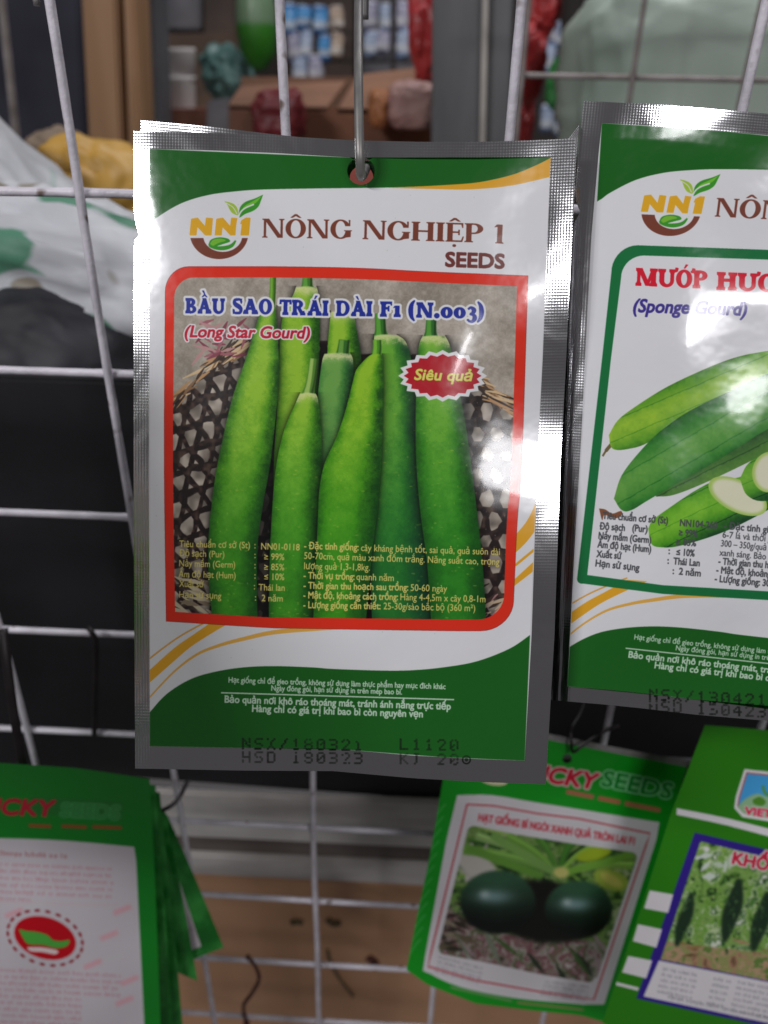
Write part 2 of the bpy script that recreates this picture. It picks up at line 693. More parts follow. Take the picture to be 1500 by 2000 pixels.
WHITE = ink(204, 204, 208)
GREEN = ink(23, 88, 26)
ORANGE = ink(216, 152, 38)
BROWN = ink(112, 58, 44)
RED = ink(206, 44, 26)
FOIL = np.array([0.86, 0.86, 0.87], np.float32)
ROMAN = dict(stem=.215, thin=.075, fl=.065, fh=.05, k=1.0)
SLAB = dict(stem=.30, thin=.15, fl=.08, fh=.15, k=1.12, osf=.74)
INKJET = ink(12, 22, 14)


def shared_design(cv, frame_col):
    """what both star-gourd and sponge-gourd packets carry (in the front packet's picture units)"""
    top = crom([(292, 437), (309, 423), (354, 397), (406, 381), (462, 373.5), (517, 370), (621, 368), (744, 366.5), (808, 364.6), (872, 362), (936, 356), (1000, 341.6), (1048, 322.4), (1079, 307)], 5)
    cv.poly([np.concatenate([top, [(1092, 270), (270, 270), (270, 452)]])], GREEN)
    up = crom([(760, 366.6), (840, 363), (936, 356), (1000, 341.6), (1048, 322.4), (1085, 303)], 5)
    dn = crom([(1085, 343), (1000, 362), (920, 369.8), (840, 369), (760, 366.8)], 5)
    cv.poly([np.concatenate([up, dn])], ORANGE)
    # stripes running under the picture frame
    cv.line(crom([(284, 1294), (295, 1284), (345, 1247), (394, 1219), (420, 1206)], 6), 3.2, ink(200, 150, 70))
    cv.poly([np.concatenate([crom([(280, 1318), (293, 1308), (340, 1266), (380, 1238), (420, 1210)], 6), crom([(460, 1210), (420, 1233), (372, 1264), (330, 1300), (280, 1344)], 6)])], ORANGE)
    st3 = crom([(285, 1371), (295, 1359), (340, 1312), (385, 1278), (430, 1260), (475, 1248), (535, 1235), (625, 1227), (700, 1222)], 6)
    cv.line(st3, np.interp(np.linspace(0, 1, len(st3)), [0, .3, .7, 1], [2, 4, 8, 10]), ink(208, 158, 70))
    cv.poly([np.concatenate([crom([(1004, 1048), (1030, 1016), (1050, 974)], 5), crom([(1050, 1030), (1027, 1060), (1000, 1086)], 5)])], ORANGE)
    cv.line([(1000, 1108), (1009, 1102), (1043, 1074), (1052, 1066)], 5, ORANGE)
    cv.poly([[(1000, 1136), (1041, 1098), (1050, 1090), (1050, 1109), (1040, 1117), (1000, 1148)]], ORANGE)
    bot = crom([(284, 1400), (293, 1390.5), (325, 1356), (370, 1327.5), (418, 1312.5), (475, 1303.5), (535, 1301), (610, 1303.5), (650, 1306.5), (744, 1309.7), (807, 1309), (869, 1303), (932, 1291.5), (995, 1267), (1034, 1241), (1048, 1230)], 5)
    cv.poly([np.concatenate([bot, [(1048, 1520), (284, 1520)]])], GREEN)
    # emblem
    O, G1, G2 = ink(222, 156, 36), ink(96, 158, 42), ink(54, 138, 40)
    for x in (0, 49.2):
        cv.poly([[(371 + x, 459), (374 + x, 428), (386 + x, 426), (401 + x, 443), (403 + x, 426), (415 + x, 427), (412.5 + x, 459), (401 + x, 459), (385 + x, 442), (383 + x, 459)]], O, grow=.9)
    cv.poly([[(470.5, 459), (473, 437), (470, 437), (472, 431), (480, 426), (488.5, 426), (485.5, 459)]], O, grow=.9)
    cv.poly([ell(428, 456, 57, 50, 40, 8, 172)], BROWN, subs=[ell(435, 461, 38, 31), np.array([(350, 400), (520, 400), (520, 465), (350, 465)])])
    cv.poly([crom([(407, 478), (412, 468), (428, 463.5), (445, 466), (449, 472), (438, 476), (424, 481), (440, 480), (452, 476), (463, 465), (456, 481), (441, 488), (424, 488), (410, 483), (407, 478)], 4)], G2)
    cv.poly([crom([(410, 476), (417, 468), (432, 466), (441, 470), (428, 474), (416, 480), (410, 476)], 4)], ink(110, 170, 50))
    cv.poly([crom([(438, 393), (448, 395), (458, 399.5), (464, 408), (465, 420), (455, 417), (449, 410), (444, 400), (438, 393)], 4)], ink(150, 180, 60))
    cv.line(crom([(441, 396), (455, 405), (463, 418)], 5), 1.6, WHITE)
    cv.poly([crom([(514, 380), (498, 387.5), (480, 394), (470, 403), (467, 413), (467, 425), (479, 418), (495, 411.5), (505, 403), (510, 391), (514, 380)], 4)], G2)
    cv.poly([crom([(511, 383), (492, 394), (478, 402), (472, 412), (485, 403), (500, 396), (511, 383)], 4)], ink(104, 176, 50))
    cv.line(crom([(496, 399), (478, 407), (468, 418), (463, 440), (461, 470)], 6), 3.0, WHITE)
    # name
    serif_text(cv, 'NÔNG', (512, 464), (687, 466.5), 37, BROWN, ROMAN, track=.05)
    serif_text(cv, 'NGHIỆP', (708, 467), (946, 474), 37, BROWN, ROMAN, track=.04)
    serif_text(cv, '1', (963, 475), (984, 476), 37, BROWN, ROMAN)
    text(cv, 'SEEDS', (870.5, 520), (984, 524), 27, ink(104, 52, 48), grow=1.7)
    # small print on the green foot
    W2 = ink(176, 196, 178)
    text(cv, 'Hạt giống chỉ để gieo trồng, không sử dụng làm thực phẩm hay mục đích khác', (446.5, 1333), (870, 1346), 10.5, W2, grow=.45)
    text(cv, 'Ngày đóng gói, hạn sử dụng in trên mép bao bì.', (530, 1349), (785, 1356.5), 10.5, W2, grow=.45)
    cv.line([(431.5, 1353), (887, 1366.5)], 2.6, W2)
    text(cv, 'Bảo quản nơi khô ráo thoáng mát, tránh ánh nắng trực tiếp', (439, 1372), (880, 1386), 13.5, W2, grow=.75)
    text(cv, 'Hàng chỉ có giá trị khi bao bì còn nguyên vẹn', (492.5, 1390), (825.5, 1401), 13.5, W2, grow=.75)


def shade_gourd(cv, nodes, lo, mid, hi, lightpos=-.25, speck=1.0, seed=1, clip=None, cap=None):
    """an upright gourd in the packet's picture: nodes (y, centre x, half width)"""
    n = np.array(nodes, float)
    ys = cv.Y[:, 0]
    sel = np.where((ys >= n[0, 0]) & (ys <= n[-1, 0]))[0]
    if not len(sel): return
    sl = slice(sel[0], sel[-1] + 1)
    yy = ys[sl]
    c = crom(n, 10)
    o = np.argsort(c[:, 0])
    cx = np.interp(yy, c[o, 0], c[o, 1])[:, None]
    hw = np.interp(yy, c[o, 0], c[o, 2])[:, None]
    t = (cv.X[sl] - cx) / hw
    rng = np.random.default_rng(seed)
    nz = vnoise(*t.shape, 30, rng) * .62 + vnoise(*t.shape, 9, rng) * .45 + vnoise(*t.shape, 2.2, rng) * .45 - .76
    s = np.exp(-(np.maximum(np.abs(t - lightpos) - .18, 0) / .62) ** 2) * 1.02 + nz * .40
    s = s * (1.0 - .52 * smooth01((yy[:, None] - 740) / 420))
    s = np.clip(s, 0, 1)[..., None]
    colr = np.where(s < .5, lo + (mid - lo) * (s * 2), mid + (hi - mid) * (s * 2 - 1))
    dp = smooth01((yy - 720) / 420)[:, None, None] * .8
    colr = colr * (1 - dp) + colr * np.array([.62, .93, 1.05], np.float32) * dp
    sp = np.zeros(t.shape, np.float32)
    hh, ww = t.shape
    for _ in range(int(70 * speck)):
        j = rng.integers(4, hh - 4)
        c0 = (float(cx[j, 0]) + rng.uniform(-.85, .85) * float(hw[j, 0]) - cv.x0) * cv.k
        L = int(rng.integers(1, 6))
        i0 = int(c0)
        if 8 < i0 < ww - 8:
            sp[j - 1:j + 1, i0 - L:i0 + L] = np.maximum(sp[j - 1:j + 1, i0 - L:i0 + L], rng.uniform(.2, .6))
            if rng.random() < .4: sp[j - 3:j + 3, i0 - 1:i0 + 1] = .35
    sp = box_blur(sp, 1, 1)[..., None] * np.clip((yy[:, None, None] - n[0, 0]) / 160, .15, 1)
    colr = colr * (1 - sp) + ink(170, 190, 70) * sp
    if cap is not None:
        cp = np.exp(-((yy[:, None] + nz * 16 - n[0, 0] - 4 - 5 * t * t) / cap) ** 2)[..., None] * .8
        colr = colr * (1 - cp) + ink(206, 216, 150) * cp
    a = np.clip((1 - np.abs(t)) * hw * cv.k / 1.6, 0, 1)
    a *= np.clip((yy - n[0, 0])[:, None] * .35 + .2 - 1.2 * t * t * (1 - np.clip((yy[:, None] - n[0, 0]) / 7, 0, 1)), 0, 1)
    # soft contact shadow beside the fruit
    shd = np.exp(-np.maximum(np.abs(t) - 1, 0) * hw / 7.0) * (np.abs(t) >= .97) * .55
    reg = cv.a[sl]
    if clip is not None:
        a = a * clip[sl]
        shd = shd * clip[sl]
    reg *= (1 - shd)[..., None]
    cv.a[sl] = reg * (1 - a[..., None]) + colr * a[..., None]


def stalk(cv, pts, wid, c1, c2):
    c = crom(pts, 6)
    w = wid * np.interp(np.linspace(0, 1, len(c)), [0, .25, .7, 1], [.8, .82, .95, 1.45])
    cv.line(c, w, c1, soft=1)
    cv.line(c + (-wid * .17, 0), w * .42, c2, soft=1)
    cv.line(c + (wid * .36, 0), w * .2, c1 * .6, soft=1)


def art_front():
    cv = Canvas(240, 236, 1150, 1552, 1.5, WHITE)
    shared_design(cv, RED)
    # frame
    fo = np.concatenate([ell(369, 570, 46, 49, 10, 180, 270), crom([(400, 521), (540, 521), (700, 524), (836, 531), (1031, 539)], 5), crom([(1031, 539), (1019, 900), (1010, 1019), (1003, 1170)], 5),
                         ell(938, 1171, 65, 61, 10, 2, 90), crom([(900, 1232), (823, 1231), (580, 1227), (513, 1225), (325, 1213)], 5), crom([(325, 1213), (321, 900), (323, 580)], 5)])
    fi = np.concatenate([ell(378, 582, 38, 40, 10, 180, 270), crom([(400, 542), (540, 542), (700, 545), (836, 551), (1010, 559)], 5), crom([(1010, 559), (999, 900), (990, 1019), (985, 1150)], 5),
                         ell(933, 1160, 52, 50, 10, 2, 90), crom([(900, 1210), (823, 1209), (580, 1206), (513, 1205), (342, 1195)], 5), crom([(342, 1195), (338, 900), (340, 590)], 5)])
    cv.poly([fo], ink(96, 22, 22), grow=.8)
    cv.poly([fo], RED)
    pm, psl = cv.cover([fi])
    clip = np.zeros((cv.H, cv.W), np.float32)
    clip[psl] = pm
    # concrete ground behind the basket
    H, W = cv.H, cv.W
    nz = vnoise(H, W, 60) * .5 + vnoise(H, W, 14) * .3 + vnoise(H, W, 4) * .25
    back = ink(128, 120, 108) + (ink(176, 168, 156) - ink(128, 120, 108)) * np.clip(nz * 1.4 - .25, 0, 1)[..., None]
    cv.a = cv.a * (1 - clip[..., None]) + back * clip[..., None]
    X, Y = cv.X, cv.Y
    # open weave of the basket: dark canes, pale ground seen through the holes
    wob = (vnoise(H, W, 34) - .5) * 6

    wob2 = (vnoise(H, W, 40) - .5) * 9

    def weave(region, ox, rot, pitch, gap):
        d = np.ones((H, W), np.float32)
        gv = vnoise(H, W, 22) * 2.6 - 1.3
        for k in range(3):
            an = math.radians(rot + k * 60)
            q = ((X + wob) * math.cos(an) + (Y * .78 + wob2) * math.sin(an) + ox) / pitch + (.5 if k == 2 else 0)
            f = np.abs(q - np.round(q)) * pitch
            d = np.minimum(d, np.clip((f - gap - gv) * .7, 0, 1))
        cane = ink(36, 27, 27) + (ink(88, 70, 58) - ink(36, 27, 27)) * np.clip(vnoise(H, W, 12) * 1.6 - .7, 0, 1)[..., None]
        hole = ink(96, 88, 80) + (ink(184, 174, 160) - ink(96, 88, 80)) * vnoise(H, W, 20)[..., None]
        c = cane * (1 - d[..., None]) + hole * d[..., None]
        r = (region * clip)[..., None]
        cv.a = cv.a * (1 - r) + c * r

    rimL = np.interp(X, [320, 345, 380, 420, 460, 500], [800, 778, 742, 706, 684, 664])
    rimR = np.interp(X, [880, 920, 960, 1000, 1020], [690, 736, 764, 800, 826])
    weave(np.clip((Y - rimL) / 3, 0, 1) * (X < 640), 6, 16, 33, 4.4)
    weave(np.clip((Y - rimR) / 3, 0, 1) * (X > 700), 0, 31, 33, 4.4)
    gapz = smooth01((X - 470) / 60) * smooth01((940 - X) / 50) * smooth01((Y - 690 + vnoise(H, W, 30) * 40) / 50)
    cv.a = cv.a * (1 - .66 * (gapz * clip)[..., None])
    # frayed straw rims
    def inpic(fn):
        keep = cv.a.copy()
        fn()
        cv.a = keep * (1 - clip[..., None]) + cv.a * clip[..., None]

    def rims():
        rg = random.Random(3)
        for i in range(110):
            t = rg.random()
            if i % 2:
                x, y = 338 + t * 150, np.interp(338 + t * 150, [338, 380, 420, 488], [790, 744, 706, 672])
                a = math.radians(-38 + rg.uniform(-22, 22))
            else:
                x, y = 918 + t * 90, np.interp(918 + t * 90, [918, 960, 1010], [738, 766, 806])
                a = math.radians(34 + rg.uniform(-22, 22))
            L = rg.uniform(14, 36)
            c = rg.choice([ink(170, 132, 92), ink(128, 98, 68), ink(194, 168, 130), ink(66, 50, 40), ink(52, 40, 34)])
            y += rg.uniform(-12, 12)
            cv.line([(x - L * math.cos(a), y - L * math.sin(a)), (x, y + rg.uniform(-3, 3)), (x + L * math.cos(a), y + L * math.sin(a))], [2, rg.uniform(4, 8), 2], c)
        for i in range(26):
            x, y = rg.uniform(385, 485), rg.uniform(628, 696)
            a = math.radians(rg.uniform(-70, 50))
            L = rg.uniform(10, 26)
            cv.line([(x - L * math.cos(a), y - L * math.sin(a)), (x, y), (x + L * math.cos(a), y + L * math.sin(a))], [2, 7, 2], rg.choice([ink(146, 88, 96), ink(122, 60, 72), ink(170, 128, 128)]))
        for i in range(26):
            x, y = rg.uniform(340, 430), rg.uniform(1130, 1205)
            a = math.radians(25 + rg.uniform(-14, 14))
            L = rg.uniform(14, 40)
            cv.line([(x - L * math.cos(a), y - L * math.sin(a)), (x, y), (x + L * math.cos(a), y + L * math.sin(a))], [2, 9, 2], rg.choice([ink(160, 146, 120), ink(126, 110, 90), ink(60, 50, 44), ink(178, 166, 140)]))
        for i in range(14):
            x, y = rg.uniform(925, 985), rg.uniform(1150, 1210)
            a = math.radians(-40 + rg.uniform(-20, 20))
            L = rg.uniform(12, 30)
            cv.line([(x - L * math.cos(a), y - L * math.sin(a)), (x, y), (x + L * math.cos(a), y + L * math.sin(a))], [2, 7, 2], rg.choice([ink(176, 156, 130), ink(150, 110, 110), ink(60, 46, 40)]))
    inpic(rims)
    # the long gourds, back to front
    D, M, Hh = ink(22, 64, 18), ink(80, 138, 28), ink(136, 178, 50)
    D2, M2, H2 = ink(20, 62, 34), ink(58, 116, 50), ink(100, 150, 70)
    Sg = lambda *a, **k: shade_gourd(cv, *a, clip=clip, **k)
    inpic(lambda: stalk(cv, [(600, 538), (600, 566)], 22, ink(58, 112, 40), ink(90, 150, 60)))
    Sg([(558, 598, 20), (575, 597, 25), (620, 588, 37), (700, 584, 40), (800, 580, 40), (900, 576, 42), (1010, 574, 40)], D, M, Hh, seed=2, cap=12)
    Sg([(606, 668, 22), (640, 669, 27), (700, 672, 34), (780, 674, 36), (900, 670, 40)], D, M, Hh, seed=3, cap=14)
    inpic(lambda: stalk(cv, [(742, 612), (744, 662)], 23, ink(44, 102, 34), ink(84, 150, 52)))
    Sg([(652, 752, 22), (670, 762, 32), (720, 771, 36), (800, 776, 40), (900, 778, 50), (1000, 780, 58), (1100, 783, 61), (1225, 787, 61)], D2, ink(46, 110, 36), ink(96, 156, 50), lightpos=-.35, seed=4, cap=11)
    inpic(lambda: stalk(cv, [(533, 540), (532, 578), (528, 618)], 13, ink(66, 118, 30), ink(112, 164, 50)))
    Sg([(596, 527, 12), (620, 522, 18), (700, 512, 33), (780, 497, 45), (900, 477, 52), (980, 464, 51), (1060, 455, 49), (1150, 455, 47), (1225, 460, 44)], D, M, Hh, lightpos=-.1, seed=5)
    inpic(lambda: stalk(cv, [(672, 664), (668, 700)], 25, ink(46, 96, 34), ink(96, 146, 60)))
    Sg([(688, 659, 25), (706, 659, 31), (760, 656, 35), (850, 652, 38), (960, 650, 40), (1100, 646, 40)], D2, M2, H2, seed=6, cap=12, lightpos=-.3)
    inpic(lambda: stalk(cv, [(842, 616), (841, 664)], 23, ink(38, 96, 34), ink(78, 142, 50)))
    Sg([(654, 847, 22), (672, 848, 30), (700, 850, 35), (800, 858, 47), (900, 866, 54), (1000, 876, 56), (1100, 888, 55), (1225, 896, 54)], D, ink(56, 124, 28), ink(104, 164, 46), seed=7, cap=12, lightpos=-.12)
    inpic(lambda: stalk(cv, [(613, 700), (608, 740), (600, 778)], 20, ink(76, 120, 44), ink(146, 178, 90)))
    Sg([(766, 601, 15), (784, 600, 22), (840, 591, 37), (920, 583, 46), (1040, 577, 49), (1130, 573, 48), (1225, 570, 46)], D, M, Hh, seed=8, cap=11)
    inpic(lambda: stalk(cv, [(736, 664), (736, 684), (732, 706)], 19, ink(66, 128, 34), ink(112, 172, 50)))
    Sg([(690, 736, 9), (697, 732, 15), (708, 727, 21), (724, 721, 27), (750, 718, 31), (808, 710, 38), (856, 701, 46), (905, 689, 56), (955, 682, 59), (1010, 678, 58), (1080, 672, 55), (1225, 662, 52)], D, ink(78, 140, 24), ink(134, 178, 42), lightpos=-.22, seed=9)
    # title
    HW = ink(206, 206, 214)
    BL = ink(32, 46, 138)
    for s, a, b in (('BẦU', (362, 612), (439, 613)), ('SAO', (453, 613), (531, 614)), ('TRÁI', (546, 615), (641, 617)), ('DÀI', (656, 617), (727, 618)), ('F1', (742, 618.5), (783, 619.5)), ('(N.003)', (800, 620), (942, 623))):
        serif_text(cv, s, a, b, 30, BL, SLAB, halo=HW, halo_w=4.4, track=.05)
    for s, a, b in (('BẦU', (362, 612), (439, 613)), ('SAO', (453, 613), (531, 614)), ('TRÁI', (546, 615), (641, 617)), ('DÀI', (656, 617), (727, 618)), ('F1', (742, 618.5), (783, 619.5)), ('(N.003)', (800, 620), (942, 623))):
        serif_text(cv, s, a, b, 30, BL, SLAB, track=.05)
    text(cv, '(Long Star Gourd)', (360, 658), (603, 661), 22, ink(172, 26, 48), grow=1.1, slant=.2, halo=ink(214, 204, 208), halo_w=2.4)
    # badge
    a = np.radians(np.arange(40) * 9.0)
    rr = np.where(np.arange(40) % 2 == 0, 1.0, .885)
    cv.poly([np.c_[864.5 + 87 * rr * np.cos(a), 734 + 50.5 * rr * np.sin(a)]], ink(206, 206, 210))
    cv.poly([np.c_[864.5 + 76 * rr * np.cos(a), 734 + 42.5 * rr * np.sin(a)]], ink(166, 18, 34))
    text(cv, 'Siêu quả', (809, 741.5), (920, 744), 20.5, ink(120, 60, 20), grow=1.7, slant=.2)
    text(cv, 'Siêu quả', (809, 741.5), (920, 744), 20.5, ink(236, 200, 92), grow=1.0, slant=.2)
    # data sheet
    C = ink(194, 182, 98)
    for s, x0, y0, x1, y1 in (('Tiêu chuẩn cơ sở (St)', 350, 1068, 488, 1071), (':', 497, 1071, 499, 1071), ('NN01-0118', 510, 1073, 585, 1075), ('Độ sạch (Pur)', 350, 1086, 438, 1089), (':', 497, 1090, 499, 1090), ('≥ 99%', 516, 1093, 555, 1094),
                              ('Nảy mầm (Germ)', 350, 1106, 459, 1109), (':', 497, 1110, 499, 1110), ('≥ 85%', 516, 1113, 555, 1114), ('Ẩm độ hạt (Hum)', 349, 1127, 460, 1130), (':', 497, 1130, 499, 1130), ('≤ 10%', 516, 1132, 555, 1133),
                              ('Xuất sứ', 350, 1146, 397, 1147), (':', 496, 1151, 498, 1151), ('Thái lan', 505, 1153, 556, 1154), ('Hạn sử sụng', 350, 1167, 432, 1170), (':', 498, 1173, 500, 1173), ('2 năm', 511, 1174, 552, 1175)):
        text(cv, s, (x0, y0), (x1, y1), 12.5, C, grow=.35)
    for s, x0, y0, x1, y1, b in (('- Đặc tính giống:', 594, 1072, 700, 1075, 1), ('cây kháng bệnh tốt, sai quả, quả suôn dài', 705, 1076, 976, 1084, 0), ('50-70cm, quả màu xanh đốm trắng. Năng suất cao, trọng', 594, 1091.5, 975, 1103.5, 0), ('lượng quả 1,3-1,8kg.', 594, 1111.5, 722, 1114.5, 0),
                                 ('- Thời vụ trồng:', 593, 1130, 692, 1132.5, 1), ('quanh năm', 696, 1132.5, 769, 1135, 0), ('- Thời gian thu hoạch sau trồng:', 593, 1149.5, 797, 1153.5, 1), ('50-60 ngày', 802, 1154, 873, 1156, 0),
                                 ('- Mật độ, khoảng cách trồng:', 592.5, 1168.5, 777, 1172, 1), ('Hàng 4-4,5m x cây 0,8-1m', 782, 1172, 948, 1176.5, 0), ('- Lượng giống cần thiết:', 592.5, 1187.5, 743, 1190, 1), ('25-30g/sào bắc bộ (360 m²)', 749, 1190, 928, 1194, 0)):
        text(cv, s, (x0, y0), (x1, y1), 13, C, grow=.6 if b else .22)
    return cv


def foil_rim(cv, inner):
    """everything outside the print is bare foil"""
    m, sl = cv.cover([inner])
    full = np.zeros((cv.H, cv.W), np.float32)
    full[sl] = m
    cv.a = cv.a * full[..., None] + FOIL * (1 - full[..., None])


def homography(src, dst):
    A = []
    for (x, y), (u, v) in zip(src, dst):
        A.append([x, y, 1, 0, 0, 0, -u * x, -u * y, -u])
        A.append([0, 0, 0, x, y, 1, -v * x, -v * y, -v])
    _, _, V = np.linalg.svd(np.array(A, float))
    h = V[-1].reshape(3, 3)
    return h / h[2, 2]


def hmap(h, pts):
    p = np.c_[np.asarray(pts, float), np.ones(len(pts))] @ h.T
    return p[:, :2] / p[:, 2:3]


# front-packet units -> the sponge-gourd packet on the right
H2 = homography([(292, 288), (293, 1458), (513, 381), (424, 506), (325, 1213), (293, 1390), (439, 1372), (512, 464), (369, 521), (1077, 306), (1026, 1486)],
                [(1182, 242), (1077, 1345), (1403, 333), (1312, 464), (1127, 1139), (1082, 1285), (1226, 1285), (1400, 420), (1248, 479), (2010, 285), (1810, 1440)])


def body_shade(cv, poly, axis0, axis1, lo, mid, hi, seed, lightside=-.2, hw=None):
    """a gourd lying along an axis, shaded across it, inside an outline"""
    c = cv.cover([poly])
    if c is None: return
    m, sl = c
    a0, a1 = np.array(axis0, float), np.array(axis1, float)
    d = (a1 - a0) / np.linalg.norm(a1 - a0)
    n = np.array([-d[1], d[0]])
    x, y = cv.X[sl] - a0[0], cv.Y[sl] - a0[1]
    t = (x * n[0] + y * n[1]) / hw
    s_ = x * d[0] + y * d[1]
    rng = np.random.default_rng(seed)
    nz = vnoise(*t.shape, 22, rng) * .6 + vnoise(*t.shape, 6, rng) * .4 - .5
    s = np.exp(-((t - lightside) / .75) ** 2) + nz * .3 - .08
    ribs = np.abs(np.sin((t + nz * .05) * 5.2)) < .09
    s = s - ribs * .28
    s = np.clip(s, 0, 1)[..., None]
    col = np.where(s < .5, lo + (mid - lo) * (s * 2), mid + (hi - mid) * (s * 2 - 1))
    cv.a[sl] = cv.a[sl] * (1 - m[..., None]) + col * m[..., None]


def art_right():
    cv = Canvas(1040, 160, 2080, 1490, 1.25, WHITE)
    cv.tf = H2
    shared_design(cv, GREEN)
    cv.tf = None
    GF = ink(22, 104, 56)
    out = np.concatenate([ell(1246, 533, 52, 54, 10, 180, 270), [(1500, 488), (1930, 508)], [(1860, 1120)], [(1800, 1186), (1500, 1172), (1295, 1160), (1140, 1140)], ell(1136, 1131, 9, 9, 5, 100, 180), [(1176, 700)]])
    inn = np.concatenate([ell(1258, 543, 45, 44, 10, 180, 270), [(1500, 507), (1900, 525)], [(1832, 1110)], [(1780, 1164), (1500, 1155), (1295, 1143), (1147, 1123)], [(1193, 703)]])
    cv.poly([out], GF, subs=[inn])
    # sponge gourds
    D, M, Hh = ink(16, 62, 28), ink(62, 128, 46), ink(128, 172, 54)
    a = crom([(1189, 850), (1206, 822), (1237, 797), (1304, 755), (1388, 716), (1444, 696), (1500, 685), (1590, 668), (1640, 690), (1590, 730), (1346, 806), (1270, 862), (1226, 877), (1196, 876), (1189, 850)], 5)
    cv.line(crom([(1194, 868), (1184, 880), (1177, 891)], 5), [7] * 6 + [4] * 5, ink(104, 92, 60))
    cv_poly_shade = lambda p, *q, **k: body_shade(cv, p, *q, **k)
    cv_poly_shade(a, (1190, 865), (1600, 690), D, ink(84, 142, 38), ink(140, 178, 52), 21, hw=62, lightside=-.25)
    c = crom([(1281, 970), (1318, 966), (1388, 938), (1500, 884), (1640, 815), (1700, 760), (1600, 740), (1400, 860), (1290, 950), (1281, 970)], 5)
    cv_poly_shade(c, (1285, 968), (1690, 765), ink(20, 44, 24), ink(52, 92, 44), ink(92, 136, 60), 22, hw=70, lightside=.35)
    b = crom([(1199, 974), (1214, 929), (1248, 884), (1290, 842), (1346, 803), (1430, 762), (1520, 722), (1640, 690), (1700, 720), (1640, 770), (1500, 838), (1420, 888), (1276, 971), (1234, 996), (1214, 996), (1199, 974)], 5)
    cv_poly_shade(b, (1205, 985), (1690, 705), D, ink(50, 118, 44), ink(96, 150, 66), 23, hw=74, lightside=-.35)
    cv.poly([crom([(1170, 993), (1182, 995), (1196, 1003), (1212, 998), (1215, 1004), (1205, 1012), (1192, 1009), (1180, 1006), (1176, 1016), (1170, 993)], 4)], ink(122, 78, 54))
    d = crom([(1266, 1032), (1276, 1015), (1310, 990), (1360, 957), (1402, 937), (1444, 932), (1520, 900), (1600, 880), (1560, 960), (1500, 996), (1416, 1038), (1332, 1065), (1293, 1069), (1272, 1062), (1266, 1032)], 5)
    cv_poly_shade(d, (1268, 1045), (1560, 905), D, ink(70, 140, 30), ink(120, 180, 50), 24, hw=58, lightside=-.1)
    cv.poly([ell(1441, 969, 62, 31, 40, rot=26)], ink(156, 184, 92))
    cv.poly([ell(1442, 969, 55, 26, 40, rot=26)], ink(208, 206, 178), soft=3)
    cv_poly_shade(crom([(1445, 935), (1462, 905), (1500, 884), (1600, 850), (1600, 950), (1500, 978), (1460, 968), (1445, 935)], 5), (1440, 950), (1560, 900), D, ink(74, 140, 40), ink(120, 176, 60), 25, hw=56)
    cv.poly([ell(1503, 922, 34, 40, 40, rot=10)], ink(160, 186, 96))
    cv.poly([ell(1504, 922, 29, 35, 40, rot=10)], ink(208, 206, 180), soft=3)
    # lettering
    R2 = ink(196, 26, 46)
    serif_text(cv, 'MƯỚP', (1241, 558), (1383, 564), 35, R2, SLAB, track=.03)
    serif_text(cv, 'HƯƠNG', (1399, 566), (1596, 574), 35, R2, SLAB, track=.03)
    text(cv, '(Sponge Gourd)', (1236, 609), (1456, 616), 25, ink(58, 48, 130), grow=1.3, slant=.2)
    T = ink(70, 72, 76)
    for s, x0, y0, x1, y1 in (('Tiêu chuẩn cơ sở (St)', 1177, 1013, 1304, 1023), ('NN104-260', 1328, 1027, 1400, 1033), ('Độ sạch', 1171, 1034, 1220, 1037), ('(Pur)', 1235, 1037, 1264, 1040), ('≥ 99%', 1326, 1046, 1361, 1049), ('Nảy mầm (Germ)', 1169, 1052, 1271, 1061), ('≥ 85%', 1321, 1064, 1359, 1067),
                              ('Ẩm độ hạt (Hum)', 1167, 1069, 1271, 1079), (':', 1306, 1082, 1308, 1082), ('≤ 10%', 1321, 1084, 1356, 1087), ('Xuất sứ', 1165, 1088, 1213, 1092), (':', 1304, 1101, 1306, 1101), ('Thái Lan', 1315, 1102, 1366, 1106), ('Hạn sử sụng', 1163, 1106, 1248, 1115), (':', 1314, 1121, 1316, 1121), ('2 năm', 1326, 1122, 1368, 1126),
                              ('- Đặc tính giống:', 1414, 1033, 1530, 1043), ('- Thời gian thu hoạch', 1403, 1102, 1530, 1112), ('- Mật độ, khoảng cách', 1399, 1119, 1535, 1130), ('- Lượng giống: 30g', 1396, 1136, 1510, 1146)):
        text(cv, s, (x0, y0), (x1, y1), 13, T, grow=.6)
    for s, x0, y0, x1, y1 in (('6-7 lá và thời gian', 1411, 1050, 1524, 1060), ('300 – 350g/quả', 1408, 1067, 1496, 1075), ('xanh sáng. Bảo quản', 1405, 1085, 1530, 1096)):
        text(cv, s, (x0, y0), (x1, y1), 12.5, T, grow=.3)
    return cv


def blobs(cv, region, specs, seed):
    """loose leaf-like dabs for a small printed photograph"""
    rg = random.Random(seed)
    for n, (x0, y0, x1, y1), (l0, l1), (w0, w1), (a0, a1), cols in specs:
        for i in range(n):
            x, y, a = rg.uniform(x0, x1), rg.uniform(y0, y1), math.radians(rg.uniform(a0, a1))
            L, w = rg.uniform(l0, l1), rg.uniform(w0, w1)
            cv.line([(x - L * math.cos(a), y - L * math.sin(a)), (x, y), (x + L * math.cos(a), y + L * math.sin(a))], [w * .2, w, w * .2], rg.choice(cols), soft=1)


